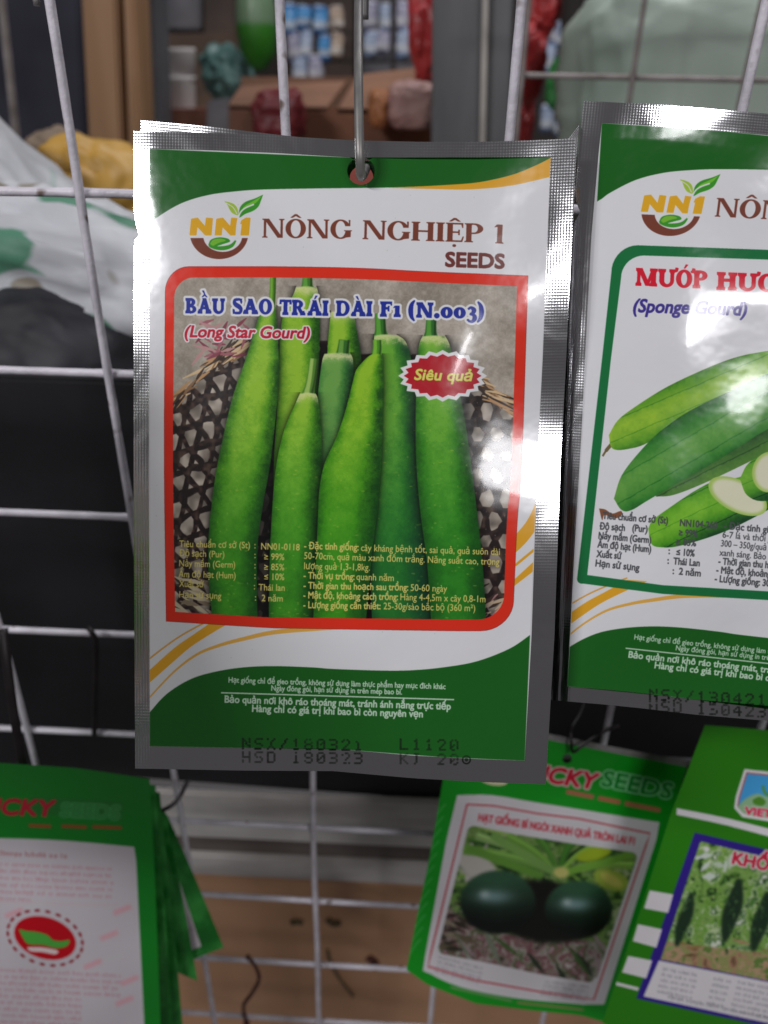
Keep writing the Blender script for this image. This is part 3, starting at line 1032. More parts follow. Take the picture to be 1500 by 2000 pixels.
def mottle(cv, poly, cols, cell, seed, alpha=1.0):
    """soft uneven field of several colours, as an out-of-focus printed photograph"""
    c = cv.cover([poly])
    if c is None: return
    m, sl = c
    rng = np.random.default_rng(seed)
    h, w = m.shape
    v = vnoise(h, w, cell, rng) * .5 + vnoise(h, w, cell * .45, rng) * .32 + vnoise(h, w, cell * .2, rng) * .24
    v = np.clip((v - .25) / .56, 0, .999) * (len(cols) - 1)
    i = v.astype(int)
    f = (v - i)[..., None]
    C = np.array(cols, np.float32)
    col = C[i] * (1 - f) + C[i + 1] * f
    m = (m * alpha)[..., None]
    cv.a[sl] = cv.a[sl] * (1 - m) + col * m


def in_region(cv, poly, fn):
    keep = cv.a.copy()
    fn()
    m, sl = cv.cover([poly])
    full = np.zeros((cv.H, cv.W, 1), np.float32)
    full[sl] = m[..., None]
    cv.a = keep * (1 - full) + cv.a * full


def fine_print(cv, x0, x1, y, slope, h, color, rg, alpha=.8, curve=0.0):
    """a line of print too small and soft to read: uneven letter-sized strokes in word groups"""
    x = x0
    while x < x1:
        for _ in range(rg.randint(2, 6)):
            if x > x1: break
            w = rg.uniform(.35, .75) * h
            yy = y + (x - x0) * slope + curve * math.sin((x - x0) / (x1 - x0) * 3.14)
            up = h * (1.0 if rg.random() < .3 else .68)
            dn = h * .25 if rg.random() < .15 else 0
            k = rg.random()
            if k < .45:
                cv.line([(x, yy + dn), (x, yy - up)], h * .17, color, alpha)
                cv.line([(x, yy - h * .6), (x + w * .6, yy - h * .64), (x + w * .7, yy)], h * .15, color, alpha)
            elif k < .85:
                cv.poly([ell(x + w * .4, yy - h * .32, w * .45, h * .36, 10)], color, alpha, subs=[ell(x + w * .4, yy - h * .32, w * .25, h * .2, 8)])
            else:
                cv.line([(x, yy), (x + .1, yy - up)], h * .18, color, alpha)
                w *= .5
            x += w + h * .22
        x += h * .45


def art_zucchini():
    G = ink(18, 140, 30)
    cv = Canvas(760, 1380, 1370, 2040, 1.0, G)
    # pale flourish down the left margin
    rg = random.Random(5)
    for i in range(12):
        y = 1600 + i * 24
        x = 856 - (y - 1560) * .185
        cv.line(crom([(x - 10, y + 26), (x - 2, y + 4), (x + 10, y - 16), (x + 22, y - 30)], 5), 3.5, ink(86, 172, 92), alpha=.6)
    W3 = ink(200, 196, 200)
    text(cv, 'LUCKY', (1012, 1519), (1160, 1541), 30, ink(190, 20, 50), grow=1.8, slant=.22, halo=ink(206, 190, 184), halo_w=2.6)
    text(cv, 'SEEDS', (1174, 1534), (1308, 1560), 30, ink(24, 126, 44), grow=1.2, slant=.08, halo=ink(128, 196, 140), halo_w=2.6)
    for x0, x1 in ((1106, 1160), (1168, 1212), (1220, 1290)):
        y = 1546 + (x0 - 1106) * .2
        cv.line([(x0, y), (x1, y + (x1 - x0) * .2)], 9, ink(196, 96, 84), soft=1, alpha=.85)
    cv.poly([ell(965, 1525, 26, 9, rot=8)], ink(206, 196, 160))
    # white panel
    cv.poly([crom([(893, 1553), (960, 1553), (1040, 1566), (1140, 1582), (1288, 1606)], 4).tolist() + [(1282, 1640), (1180, 1962)] + crom([(1140, 1962), (1010, 1950), (900, 1928), (826, 1896)], 4).tolist() + [(830, 1868), (872, 1640)]], W3)
    fr = [(912, 1571), (965, 1574), (1050, 1589), (1130, 1599), (1270, 1628), (1262, 1650), (1160, 1952), (1060, 1938), (930, 1915), (836, 1888), (842, 1860), (905, 1600), (912, 1571)]
    cv.line(fr, 3.4, ink(178, 60, 70))
    text(cv, 'HẠT GIỐNG BÍ NGÒI XANH QUẢ TRÒN LAI F1', (934, 1603), (1238, 1650), 14, ink(186, 50, 64), grow=.9)
    ph = np.concatenate([ell(926, 1627, 14, 14, 6, 180, 280), [(1000, 1628), (1120, 1648)], ell(1232, 1676, 12, 12, 6, 280, 360), [(1166, 1910)], ell(1150, 1906, 12, 12, 5, 20, 90), [(1060, 1904), (950, 1880)], ell(868, 1852, 12, 12, 5, 100, 180)])

    def pic():
        cv.poly([ph], ink(96, 112, 72), grow=2)
        mottle(cv, ph, [ink(36, 60, 30), ink(84, 122, 52), ink(120, 146, 84), ink(60, 92, 44), ink(150, 166, 120)], 34, 6)
        mottle(cv, np.array([(840, 1740), (900, 1790), (1000, 1826), (1180, 1840), (1200, 1920), (840, 1920)]), [ink(60, 52, 44), ink(132, 120, 112), ink(104, 62, 66), ink(160, 150, 146), ink(84, 96, 66), ink(126, 84, 90), ink(170, 166, 162)], 30, 7)
        Gs = [ink(70, 118, 44), ink(110, 150, 60), ink(40, 78, 34), ink(140, 170, 90), ink(28, 52, 26)]
        blobs(cv, ph, [(30, (890, 1620, 1240, 1730), (14, 50), (6, 18), (-50, 60), Gs), (14, (900, 1650, 960, 1720), (8, 20), (8, 18), (0, 180), [ink(176, 172, 166), ink(150, 148, 140)]),
                       (24, (860, 1750, 920, 1860), (10, 26), (5, 12), (-40, 40), [ink(92, 84, 66), ink(130, 122, 104), ink(50, 44, 36)]),
                       (12, (900, 1836, 1180, 1910), (20, 50), (6, 14), (35, 75), [ink(150, 132, 134), ink(120, 60, 66), ink(60, 90, 44), ink(110, 118, 100), ink(160, 158, 156), ink(40, 50, 34)])], 8)
        cv.poly([ell(930, 1690, 44, 24, rot=30)], ink(178, 174, 166), soft=3)
        for (x, y), w, c in (((905, 1660), 15, ink(104, 146, 66)), ((930, 1632), 13, ink(128, 160, 92)), ((990, 1634), 16, ink(98, 140, 58)), ((1050, 1636), 13, ink(70, 116, 44)), ((1120, 1642), 15, ink(60, 108, 40)), ((1170, 1650), 12, ink(116, 156, 66)), ((1236, 1690), 14, ink(120, 160, 70))):
            cv.line(crom([(x, y), ((x + 1090) / 2, (y + 1700) / 2 - 6), (1092, 1706)], 6), np.linspace(w * 1.25, w * .7, 13), c, soft=1)
            cv.line(crom([(x + 2, y - 3), ((x + 1090) / 2, (y + 1700) / 2 - 9), (1092, 1703)], 6), np.linspace(w * .4, w * .2, 13), c * 1.22, soft=1)
        cv.line([(910, 1655), (1000, 1690), (1060, 1712)], 16, ink(92, 140, 54), soft=1)
        cv.line([(960, 1630), (1040, 1680), (1084, 1702)], 16, ink(112, 152, 76), soft=1)
        cv.line([(1236, 1668), (1160, 1690), (1095, 1706)], 14, ink(108, 156, 58), soft=1)
        cv.poly([ell(1160, 1668, 36, 13, rot=-14)], ink(150, 172, 40), soft=2)
        cv.poly([ell(1194, 1718, 36, 20, rot=20)], ink(146, 168, 66), soft=2)
        cv.poly([ell(1194, 1718, 24, 10, rot=30)], ink(186, 186, 90), soft=2)
        cv.poly([ell(1060, 1780, 120, 60, rot=8)], ink(18, 20, 14), soft=4)
        for cx, cy, rx, ry in ((972, 1762, 74, 62), (1130, 1776, 66, 56)):
            m = cv.cover([ell(cx, cy, rx, ry)])
            mm, sl = m
            t, q = (cv.X[sl] - cx) / rx, (cv.Y[sl] - cy) / ry
            s = np.clip(.55 - q * .75 - .2 * np.abs(t), 0, 1)[..., None]
            c_ = ink(12, 18, 14) + (ink(48, 84, 60) - ink(12, 18, 14)) * s
            hl = np.exp(-((t + .1) ** 2 / .22 + (q + .18) ** 2 / .05))[..., None]
            c_ = c_ + (ink(126, 154, 158) - c_) * hl * .8
            hl = np.exp(-((t + .35) ** 2 / .02 + (q + .25) ** 2 / .02))[..., None]
            c_ = c_ + (ink(190, 204, 206) - c_) * hl * .6
            mm = box_blur(mm, 2)[..., None]
            cv.a[sl] = cv.a[sl] * (1 - mm) + c_ * mm
        cv.poly([ell(1096, 1704, 15, 11)], ink(190, 186, 110), soft=2)
    in_region(cv, ph, pic)
    g = ink(150, 148, 152)
    rg = random.Random(17)
    for i in range(4):
        fine_print(cv, 858 - i * 3, 944 - i * 3, 1872 + i * 9, .27, 6.5, ink(120, 118, 124), rg)
        fine_print(cv, 1066 - i * 3, 1152 - i * 3, 1920 + i * 8, .13, 6.5, ink(120, 118, 124), rg)
    cv.line([(880, 1928), (1000, 1955)], 4, ink(120, 150, 100), soft=1)
    cv.line([(1010, 1958), (1140, 1972)], 4, ink(150, 130, 90), soft=1)
    return cv


def art_bitter():
    G = ink(40, 118, 16)
    cv = Canvas(1150, 1390, 1960, 2180, 1.0, G)
    W3 = ink(206, 202, 206)
    cv.poly([crom([(1322, 1578), (1330, 1580), (1420, 1598), (1560, 1632), (1840, 1690)], 3).tolist() + crom([(1836, 1706), (1560, 1648), (1420, 1612), (1321, 1591)], 3).tolist()], W3)
    # emblem plate
    pl = [(1454, 1502), (1640, 1522), (1640, 1600), (1500, 1604), (1450, 1596), (1434, 1578), (1437, 1556)]
    cv.poly([pl], ink(214, 206, 206))
    cv.poly([[(1458, 1508), (1634, 1528), (1634, 1594), (1500, 1598), (1454, 1589), (1440, 1574), (1443, 1556)]], ink(150, 70, 80), subs=[np.array([(1460, 1511), (1632, 1530), (1632, 1592), (1500, 1594), (1456, 1586), (1443, 1573), (1446, 1556)])])
    cv.poly([[(1460, 1511), (1632, 1530), (1632, 1592), (1500, 1594), (1456, 1586), (1443, 1573), (1446, 1556)]], ink(64, 150, 206))
    cv.poly([crom([(1440, 1576), (1456, 1560), (1480, 1550), (1500, 1556), (1540, 1548), (1600, 1560), (1636, 1560), (1636, 1596), (1500, 1598), (1452, 1588)], 4)], ink(134, 172, 130), soft=1)
    cv.poly([crom([(1470, 1562), (1484, 1556), (1496, 1566), (1488, 1574), (1472, 1570), (1470, 1562)], 4)], ink(74, 130, 40))
    cv.line(crom([(1490, 1534), (1494, 1548), (1506, 1556)], 4), 6, ink(80, 140, 70))
    text(cv, 'VIET', (1454, 1590), (1506, 1597), 14, ink(196, 30, 66), grow=1.2, halo=ink(220, 206, 206), halo_w=1.4)
    # picture with blue border
    cv.poly([[(1357, 1626), (1880, 1750), (1800, 2120), (1500, 2006), (1243, 1950)]], ink(46, 30, 128))
    ph = np.array([(1368, 1643), (1860, 1762), (1820, 1960), (1500, 1916), (1290, 1874)])

    def pic():
        cv.poly([ph], ink(66, 92, 46), grow=3)
        mottle(cv, ph, [ink(36, 62, 30), ink(84, 124, 50), ink(128, 160, 88), ink(96, 144, 52), ink(170, 188, 146), ink(60, 100, 44), ink(196, 204, 186)], 26, 3)
        mottle(cv, np.array([(1240, 1832), (1500, 1862), (1860, 1920), (1860, 1990), (1240, 1920)]), [ink(110, 84, 60), ink(164, 126, 102), ink(126, 140, 80), ink(176, 140, 116), ink(90, 120, 56)], 24, 4)
        Gs = [ink(70, 116, 48), ink(120, 156, 84), ink(150, 176, 120), ink(44, 80, 36), ink(176, 192, 150), ink(96, 140, 50), ink(34, 60, 30)]
        blobs(cv, ph, [(110, (1280, 1636, 1860, 1860), (4, 11), (4, 10), (0, 180), Gs), (10, (1360, 1655, 1470, 1716), (6, 16), (8, 16), (0, 180), [ink(206, 206, 206), ink(190, 200, 190), ink(176, 190, 170)]),
                       (22, (1280, 1836, 1860, 1910), (8, 26), (3, 8), (-10, 22), [ink(166, 128, 104), ink(136, 112, 70), ink(110, 130, 70), ink(96, 70, 48)]),
                       (120, (1280, 1650, 1860, 1840), (2, 7), (2, 5), (0, 180), [ink(190, 204, 150), ink(30, 56, 28), ink(140, 170, 70)])], 12)
        for x, y, L, w in ((1335, 1796, 52, 26), (1428, 1778, 62, 34), (1484, 1800, 58, 32), (1562, 1806, 60, 34), (1640, 1826, 60, 34)):
            cv.line(crom([(x + 16, y - L), (x + 8, y - L * .3), (x - 4, y + L * .3), (x - 14, y + L)], 5), np.sin(np.linspace(.3, 2.9, 16)) * w, ink(28, 50, 32), soft=2)
            blobs(cv, ph, [(26, (x - 13, y - 44, x + 13, y + 42), (2, 5), (2, 5), (60, 130), [ink(66, 98, 56), ink(20, 38, 24), ink(92, 124, 74), ink(40, 70, 42)])], int(x))
        blobs(cv, ph, [(16, (1300, 1660, 1860, 1780), (4, 10), (4, 8), (0, 180), Gs)], 44)
    in_region(cv, ph, pic)
    text(cv, 'KHỔ QUA', (1430, 1686), (1585, 1718), 22, ink(190, 30, 60), grow=1.6, halo=ink(226, 214, 214), halo_w=2.4)
    # data panel
    cv.poly([[(1287, 1876), (1500, 1918), (1800, 1970), (1790, 2080), (1500, 1998), (1257, 1946)]], W3)
    g = ink(130, 128, 136)
    rg = random.Random(31)
    for i in range(5):
        fine_print(cv, 1296 - i * 3, 1362 - i * 3, 1895 + i * 11, .2, 7, ink(110, 108, 116), rg)
        fine_print(cv, 1394 - i * 3, 1424 - i * 3, 1914 + i * 12, .2, 7, ink(110, 108, 116), rg)
    for i in range(7):
        fine_print(cv, 1442 - i * 3, 1720 - i * 3, 1921 + i * 11, .2, 7, ink(110, 108, 116), rg)
    fine_print(cv, 1306, 1500, 1950, .21, 8, ink(100, 98, 106), rg)
    for a in ([(1269, 1739), (1315, 1747), (1305, 1783), (1258, 1774)], [(1246, 1805), (1293, 1815), (1282, 1851), (1236, 1838)], [(1227, 1867), (1274, 1876), (1262, 1911), (1215, 1899)], [(1204, 1918), (1248, 1929), (1246, 1935), (1203, 1924)]):
        cv.poly([a], W3)
    return cv


def art_back():
    G = ink(16, 112, 30)
    cv = Canvas(-220, 1470, 330, 2140, 1.0, G)
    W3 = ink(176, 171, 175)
    cv.line([(60, 1572), (240, 1584)], 34, ink(34, 96, 40), soft=3, alpha=.7)
    text(cv, 'LUCKY', (-60, 1588), (102, 1594), 30, ink(160, 26, 44), grow=2.0, slant=.2)
    text(cv, 'SEEDS', (118, 1594), (232, 1600), 26, ink(44, 118, 56), grow=1.6, slant=.08, halo=ink(60, 140, 76), halo_w=1.5)
    for x0, x1 in ((56, 100), (120, 170), (180, 238)):
        cv.line([(x0, 1611 + x0 * .02), (x1, 1612 + x1 * .02)], 6, ink(180, 52, 36), soft=1, alpha=.8)
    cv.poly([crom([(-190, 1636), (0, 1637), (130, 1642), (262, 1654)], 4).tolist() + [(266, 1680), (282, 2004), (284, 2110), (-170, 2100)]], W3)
    p = ink(184, 130, 142)
    rg = random.Random(4)
    fine_print(cv, -150, 134, 1664, .045, 10, ink(150, 84, 92), rg, .95)
    for i in range(6):
        fine_print(cv, -150, 218 if i < 5 else 58, 1684 + i * 13.5, .045, 8.5, ink(172, 104, 120), rg)
    for i in range(9):
        fine_print(cv, -150, 236 if i < 4 else 158, 1890 + i * 12.6, .05, 8.5, ink(168, 100, 116), rg)
    p = ink(184, 130, 142)
    cv.line([(-100, 1758), (230, 1768)], 2, ink(180, 160, 166), soft=1)
    for x, y in ((222, 1776), (196, 1826), (164, 1882), (236, 1914), (226, 1954), (10, 1782), (-40, 1830)):
        cv.line([(x, y + 8), (x + 34, y - 6)], 9, ink(194, 138, 148), soft=2, alpha=.8)
        if x < 180: cv.line([(x + 44, y - 8), (x + 76, y - 18)], 7, ink(176, 176, 178), soft=2, alpha=.7)
    # round stamp, tilted
    cx, cy = 88, 1832
    cv.poly([ell(cx, cy, 62, 40, rot=18)], ink(170, 6, 22))
    for i in range(22):
        a = 2 * math.pi * i / 22
        x, y = 75 * math.cos(a), 51 * math.sin(a)
        r = math.radians(18)
        cv.poly([ell(cx + x * math.cos(r) - y * math.sin(r), cy + x * math.sin(r) + y * math.cos(r), 6, 2.8, 10, rot=math.degrees(math.atan2(.68 * math.cos(a), -math.sin(a))) + 18)], ink(130, 30, 40))
    cv.poly([crom([(36, 1814), (52, 1818), (72, 1820), (92, 1826), (104, 1836), (120, 1838), (136, 1836), (130, 1848), (110, 1852), (84, 1846), (56, 1844), (46, 1834), (36, 1814)], 4)], ink(70, 150, 56))
    cv.poly([crom([(52, 1850), (80, 1850), (112, 1856), (108, 1864), (84, 1860), (60, 1858), (52, 1850)], 4)], ink(200, 186, 184))
    return cv


def to_image(cv, edges, name, tw, th):
    """lay the flat artwork into the packet's own (u, v) rectangle"""
    u = (np.arange(tw) + .5) / tw
    v = (np.arange(th) + .5) / th
    U, V = np.meshgrid(u, v)
    P = coons(edges, U, V)
    x = np.clip((P[..., 0] - cv.x0) * cv.k - .5, 0, cv.W - 1.001)
    y = np.clip((P[..., 1] - cv.y0) * cv.k - .5, 0, cv.H - 1.001)
    xi, yi = x.astype(int), y.astype(int)
    fx, fy = (x - xi)[..., None], (y - yi)[..., None]
    a = cv.a
    c = (a[yi, xi] * (1 - fx) + a[yi, xi + 1] * fx) * (1 - fy) + (a[yi + 1, xi] * (1 - fx) + a[yi + 1, xi + 1] * fx) * fy
    out = np.ones((th, tw, 4), np.float32)
    out[..., :3] = np.clip(c, 0, 1)
    im = bpy.data.images.new(name, tw, th)
    im.pixels.foreach_set(out[::-1].ravel())
    im.update()
    im.pack()
    return im


def along(poly, t):
    p = np.asarray(poly, float)
    s = np.r_[0, np.cumsum(np.linalg.norm(np.diff(p, axis=0), axis=1))]
    s /= s[-1]
    return np.stack([np.interp(t, s, p[:, 0]), np.interp(t, s, p[:, 1])], -1)


def uv_of(e, p):
    """(u, v) of a picture point in a patch"""
    q = np.array([.5, .1])
    f = lambda a: coons(e, np.array(a[0]), np.array(a[1]))
    for _ in range(12):
        r = f(q) - p
        J = np.c_[(f(q + (1e-4, 0)) - f(q)) / 1e-4, (f(q + (0, 1e-4)) - f(q)) / 1e-4]
        q = q - np.linalg.solve(J, r)
    return q


def coons(e, U, V):
    """patch spanned by four outline edges: top, bottom (left to right), left, right (top to bottom)"""
    T, B, L, R = e
    U_, V_ = U[..., None], V[..., None]
    c00, c10, c01, c11 = (np.asarray(q, float) for q in (T[0], T[-1], B[0], B[-1]))
    return (along(T, U) * (1 - V_) + along(B, U) * V_ + along(L, V) * (1 - U_) + along(R, V) * U_
            - (c00 * (1 - U_) * (1 - V_) + c10 * U_ * (1 - V_) + c01 * (1 - U_) * V_ + c11 * U_ * V_))


# ================================================================ packets
def print_mat(name, img, rough=0.24, wrinkle=0.05, wscale=55.0, coat=0.0):
    m, nt, p = new_mat(name)
    t = nt.nodes.new('ShaderNodeTexImage')
    t.image = img
    t.interpolation = 'Cubic'
    t.extension = 'EXTEND'
    nt.links.new(t.outputs[0], p.inputs['Base Color'])
    p.inputs['Roughness'].default_value = rough
    p.inputs['Coat Weight'].default_value = coat
    p.inputs['Coat Roughness'].default_value = 0.06
    tc = nt.nodes.new('ShaderNodeTexCoord')
    nz = nt.nodes.new('ShaderNodeTexNoise')
    nz.inputs['Scale'].default_value = wscale
    nz.inputs['Detail'].default_value = 3.0
    nt.links.new(tc.outputs['Object'], nz.inputs['Vector'])
    b = nt.nodes.new('ShaderNodeBump')
    b.inputs['Strength'].default_value = wrinkle
    b.inputs['Distance'].default_value = 0.01
    nt.links.new(nz.outputs['Fac'], b.inputs['Height'])
    nt.links.new(b.outputs[0], p.inputs['Normal'])
    return m


def foil_mat(name, img=None, rough=0.15, emboss=0.065, nu=150.0, nv=215.0, tint=(0.80, 0.80, 0.82, 1)):
    """sealed edge: aluminium laminate pressed with a fine diamond pattern"""
    m, nt, p = new_mat(name)
    p.inputs['Metallic'].default_value = 1.0
    p.inputs['Roughness'].default_value = rough
    p.inputs['Base Color'].default_value = tint
    N, L = nt.nodes, nt.links
    if img is not None:
        t = N.new('ShaderNodeTexImage')
        t.image = img
        t.extension = 'EXTEND'
        L.new(t.outputs[0], p.inputs['Base Color'])
    uv = N.new('ShaderNodeUVMap')
    uv.uv_map = 'UVMap'
    sep = N.new('ShaderNodeSeparateXYZ')
    L.new(uv.outputs[0], sep.inputs[0])

    def mth(op, a, b=None):
        n = N.new('ShaderNodeMath')
        n.operation = op
        for i, q in enumerate((a, b)):
            if q is None: continue
            if isinstance(q, (int, float)): n.inputs[i].default_value = q
            else: L.new(q, n.inputs[i])
        return n.outputs[0]
    a = mth('MULTIPLY', sep.outputs[0], nu * math.pi)
    c = mth('MULTIPLY', sep.outputs[1], nv * math.pi)
    s1 = mth('SINE', mth('ADD', a, c))
    s2 = mth('SINE', mth('SUBTRACT', a, c))
    h = mth('MULTIPLY', s1, s2)
    tc = N.new('ShaderNodeTexCoord')
    nz = N.new('ShaderNodeTexNoise')
    nz.inputs['Scale'].default_value = 90.0
    nz.inputs['Detail'].default_value = 4.0
    L.new(tc.outputs['Object'], nz.inputs['Vector'])
    big = N.new('ShaderNodeTexNoise')          # soft random creases of the laminate
    big.inputs['Scale'].default_value = 34.0
    big.inputs['Detail'].default_value = 2.0
    big.inputs['Distortion'].default_value = 1.2
    L.new(tc.outputs['Object'], big.inputs['Vector'])
    hh = mth('ADD', mth('ADD', mth('MULTIPLY', h, 0.13), mth('MULTIPLY', nz.outputs['Fac'], 0.8)), mth('MULTIPLY', big.outputs['Fac'], 9.0))
    b = N.new('ShaderNodeBump')
    b.inputs['Strength'].default_value = emboss
    b.inputs['Distance'].default_value = 0.0012
    L.new(hh, b.inputs['Height'])
    L.new(b.outputs[0], p.inputs['Normal'])
    rr = N.new('ShaderNodeMapRange')
    rr.inputs[3].default_value = rough * .7
    rr.inputs[4].default_value = rough * 1.35
    n3 = N.new('ShaderNodeTexNoise')
    n3.inputs['Scale'].default_value = 28.0
    L.new(tc.outputs['Object'], n3.inputs['Vector'])
    L.new(n3.outputs['Fac'], rr.inputs[0])
    L.new(rr.outputs[0], p.inputs['Roughness'])
    return m


def inv_depth(samples):
    """1/depth is linear over the picture for a flat sheet: fitted to three (x, y, depth)"""
    A = np.array([[1, x, y] for x, y, _ in samples])
    return np.linalg.solve(A, np.array([1 / z for *_, z in samples]))


def lines(n, breaks, dense=()):
    s = set(np.round(np.linspace(0, 1, n), 6))
    for a, b, k in dense:
        s = {q for q in s if not (a < q < b)}
        s |= set(np.round(np.linspace(a, b, k), 6))
    for b in breaks:
        s = {q for q in s if abs(q - b) > .35 / n or q in (0.0, 1.0)}
        s.add(round(b, 6))
    return np.array(sorted(s))


def packet(name, label, group, edges, iz, disp, box, m_print, m_edge, m_back, hole=None, notch=None, nu=40, nv=60, push=0.0, edge_name='foil_seal', thick=0.0012, cat='seed packet'):
    """a flat pouch: printed panel inside a sealed edge, with a back sheet; the hole is punched through both"""
    T, B, L, R = edges
    wpx = np.linalg.norm(np.subtract(T[-1], T[0]))
    hpx = np.linalg.norm(np.subtract(B[0], T[0]))
    uL, uR, vT, vB = box
    du, dv = [], []
    if hole:
        hu, hv, hr = hole
        du = [(hu - 1.5 * hr / wpx, hu + 1.5 * hr / wpx, 19)]
        dv = [(hv - 1.5 * hr / hpx, hv + 1.5 * hr / hpx, 19)]
        dv[0] = (max(dv[0][0], vT + .004), dv[0][1], 19)
    vb = [vT, vB]
    if notch:
        vb += [notch - .0035, notch, notch + .0035]
    us, vs = lines(nu, [uL, uR], du), lines(nv, vb, dv)
    U, V = np.meshgrid(us, vs)
    U, V = U.copy(), V.copy()
    nvv, nuu = U.shape
    if notch:
        j = int(np.argmin(np.abs(vs - notch)))
        U[j, 0] = uL * .34
        U[j - 1, 0] = U[j + 1, 0] = uL * .1
    kill = np.zeros((nvv - 1, nuu - 1), bool)
    if hole:
        X, Y = (U - hu) * wpx, (V - hv) * hpx
        cx = (X[:-1, :-1] + X[1:, 1:]) / 2
        cy = (Y[:-1, :-1] + Y[1:, 1:]) / 2
        kill = np.hypot(cx, cy) < hr
        near = np.zeros((nvv, nuu), int)
        for a in (0, 1):
            for b in (0, 1):
                near[a:nvv - 1 + a, b:nuu - 1 + b] += kill
        rim = (near > 0) & (near < 4)
        d = np.maximum(np.hypot(X, Y), 1e-6)
        U = np.where(rim, hu + X / d * hr / wpx, U)
        V = np.where(rim, hv + Y / d * hr / hpx, V)
    px = coons(edges, U, V)
    iz0 = iz[0] + iz[1] * px[..., 0] + iz[2] * px[..., 1]
    Z = 1.0 / iz0

    def P(x, y, z): return np.array(at_z(x, y, z))
    c = [P(*q, 1 / (iz[0] + iz[1] * q[0] + iz[2] * q[1])) for q in (T[0], T[-1], B[0])]
    n = np.cross(c[1] - c[0], c[2] - c[0])
    n /= np.linalg.norm(n)
    if n @ (np.array(CAM) - c[0]) < 0: n = -n
    rayd = np.array(FWD)[None, None] + np.array(RGT) * ((px[..., :1] - 750) / FPX) - np.array(UPV) * ((px[..., 1:] - 1000) / FPX)
    Z = Z + push
    base = np.array(CAM) + rayd * Z[..., None]
    df, db = disp(U, V)
    front = base - rayd * (df + thick * .5)[..., None]
    back = base + rayd * (db + thick * .5)[..., None]
    # the two sheets are welded along the outline
    idx = np.arange(nvv * nuu).reshape(nvv, nuu)
    low = front.reshape(-1, 3)[np.argmin(front.reshape(-1, 3)[:, 2])]
    root = empty(name, Vector((float(base[..., 0].mean()), float(base[..., 1].mean()), float(low[2]))), label, cat, group)
    um = (us[:-1] + us[1:]) / 2
    vm = (vs[:-1] + vs[1:]) / 2
    inside = (um[None] > uL) & (um[None] < uR) & (vm[:, None] > vT) & (vm[:, None] < vB)

    def emit(nm, pos, mask, mat, flip=False):
        ids = {}
        verts, uvs, faces = [], [], []
        for j, i in np.argwhere(mask & ~kill):
            q = [idx[j, i], idx[j + 1, i], idx[j + 1, i + 1], idx[j, i + 1]]
            f = []
            for k in q:
                if k not in ids:
                    ids[k] = len(verts)
                    verts.append(pos.reshape(-1, 3)[k])
                    uvs.append((U.ravel()[k], 1 - V.ravel()[k]))
                f.append(ids[k])
            faces.append(tuple(f[::-1] if flip else f))
        return link_mesh(nm, verts, faces, mat, root, True, uvs)
    emit('printed_panel', front, inside, m_print)
    if (~inside).any():
        emit(edge_name, front, ~inside, m_edge)
    emit('back_panel', back, np.ones_like(inside), m_back, True)
    # rim joining front and back sheets round the outline
    loop = list(idx[0, :]) + list(idx[1:, -1]) + list(idx[-1, -2::-1]) + list(idx[-2:0:-1, 0])
    vf = [front.reshape(-1, 3)[k] for k in loop] + [back.reshape(-1, 3)[k] for k in loop]
    uvr = [(U.ravel()[k], 1 - V.ravel()[k]) for k in loop] * 2
    m = len(loop)
    link_mesh('cut_edge', vf, [(k, k + m, (k + 1) % m + m, (k + 1) % m) for k in range(m)], m_edge, root, True, uvr)
    return root, n, base, (U, V)


def dents(U, V, seed, amp, cu, cv_):
    rng = np.random.default_rng(seed)
    o = np.zeros_like(U)
    for _ in range(10):
        k = rng.uniform(1.0, 4.0, 2)
        ph = rng.uniform(0, 6.28, 2)
        o = o + np.sin(U * k[0] * cu + ph[0]) * np.sin(V * k[1] * cv_ + ph[1]) / 10
    return o * amp


# ---- star-gourd packet, in front
FRONT = ([(261, 256), (400, 259), (541, 265), (690, 274), (820, 277), (936, 277), (1040, 274), (1124, 270)], [(264, 1501), (472, 1505), (650, 1506), (807, 1520), (930, 1527), (1066, 1532)],
         [(261, 256), (261, 600), (261, 1000), (264, 1501)], [(1124, 270), (1116, 460), (1106, 700), (1095, 900), (1083, 1240), (1066, 1532)])
FBOX = (.036, .9455, .0275, .9645)
cvf = art_front()
foil_rim(cvf, np.array([coons(FRONT, np.array(u), np.array(v)) for u, v in ((FBOX[0], FBOX[2]), (.5, FBOX[2]), (FBOX[1], FBOX[2]), (FBOX[1], .5), (FBOX[1], FBOX[3]), (.75, FBOX[3]), (.5, FBOX[3]), (.25, FBOX[3]), (FBOX[0], FBOX[3]))]))
dot_text(cvf, 'NSX/180321', 481, 1443, 24.3, .012, INKJET, .85)
dot_text(cvf, 'L1120', 789, 1444, 24.5, .02, INKJET, .8)
dot_text(cvf, 'HSD 180323', 481, 1469, 24.3, .012, INKJET, .5)
dot_text(cvf, 'KI 20 ', 789, 1472, 24.5, .02, INKJET, .5)
cvf.poly([ell(911, 1484, 9, 9)], INKJET, .6, subs=[ell(911, 1484, 6, 6)])
cvf.poly([ell(911, 1484, 3.4, 3.4)], INKJET, .5)
rg = random.Random(9)
for _ in range(60):      # scuffs and specks
    u, v = rg.random(), rg.random()
    x, y = coons(FRONT, np.array(u), np.array(v))
    cvf.poly([ell(x, y, rg.uniform(.5, 1.1), rg.uniform(.5, 1.0), 8)], ink(120, 120, 120), .45)
im_front = to_image(cvf, FRONT, 'star_gourd_print', 1240, 1780)


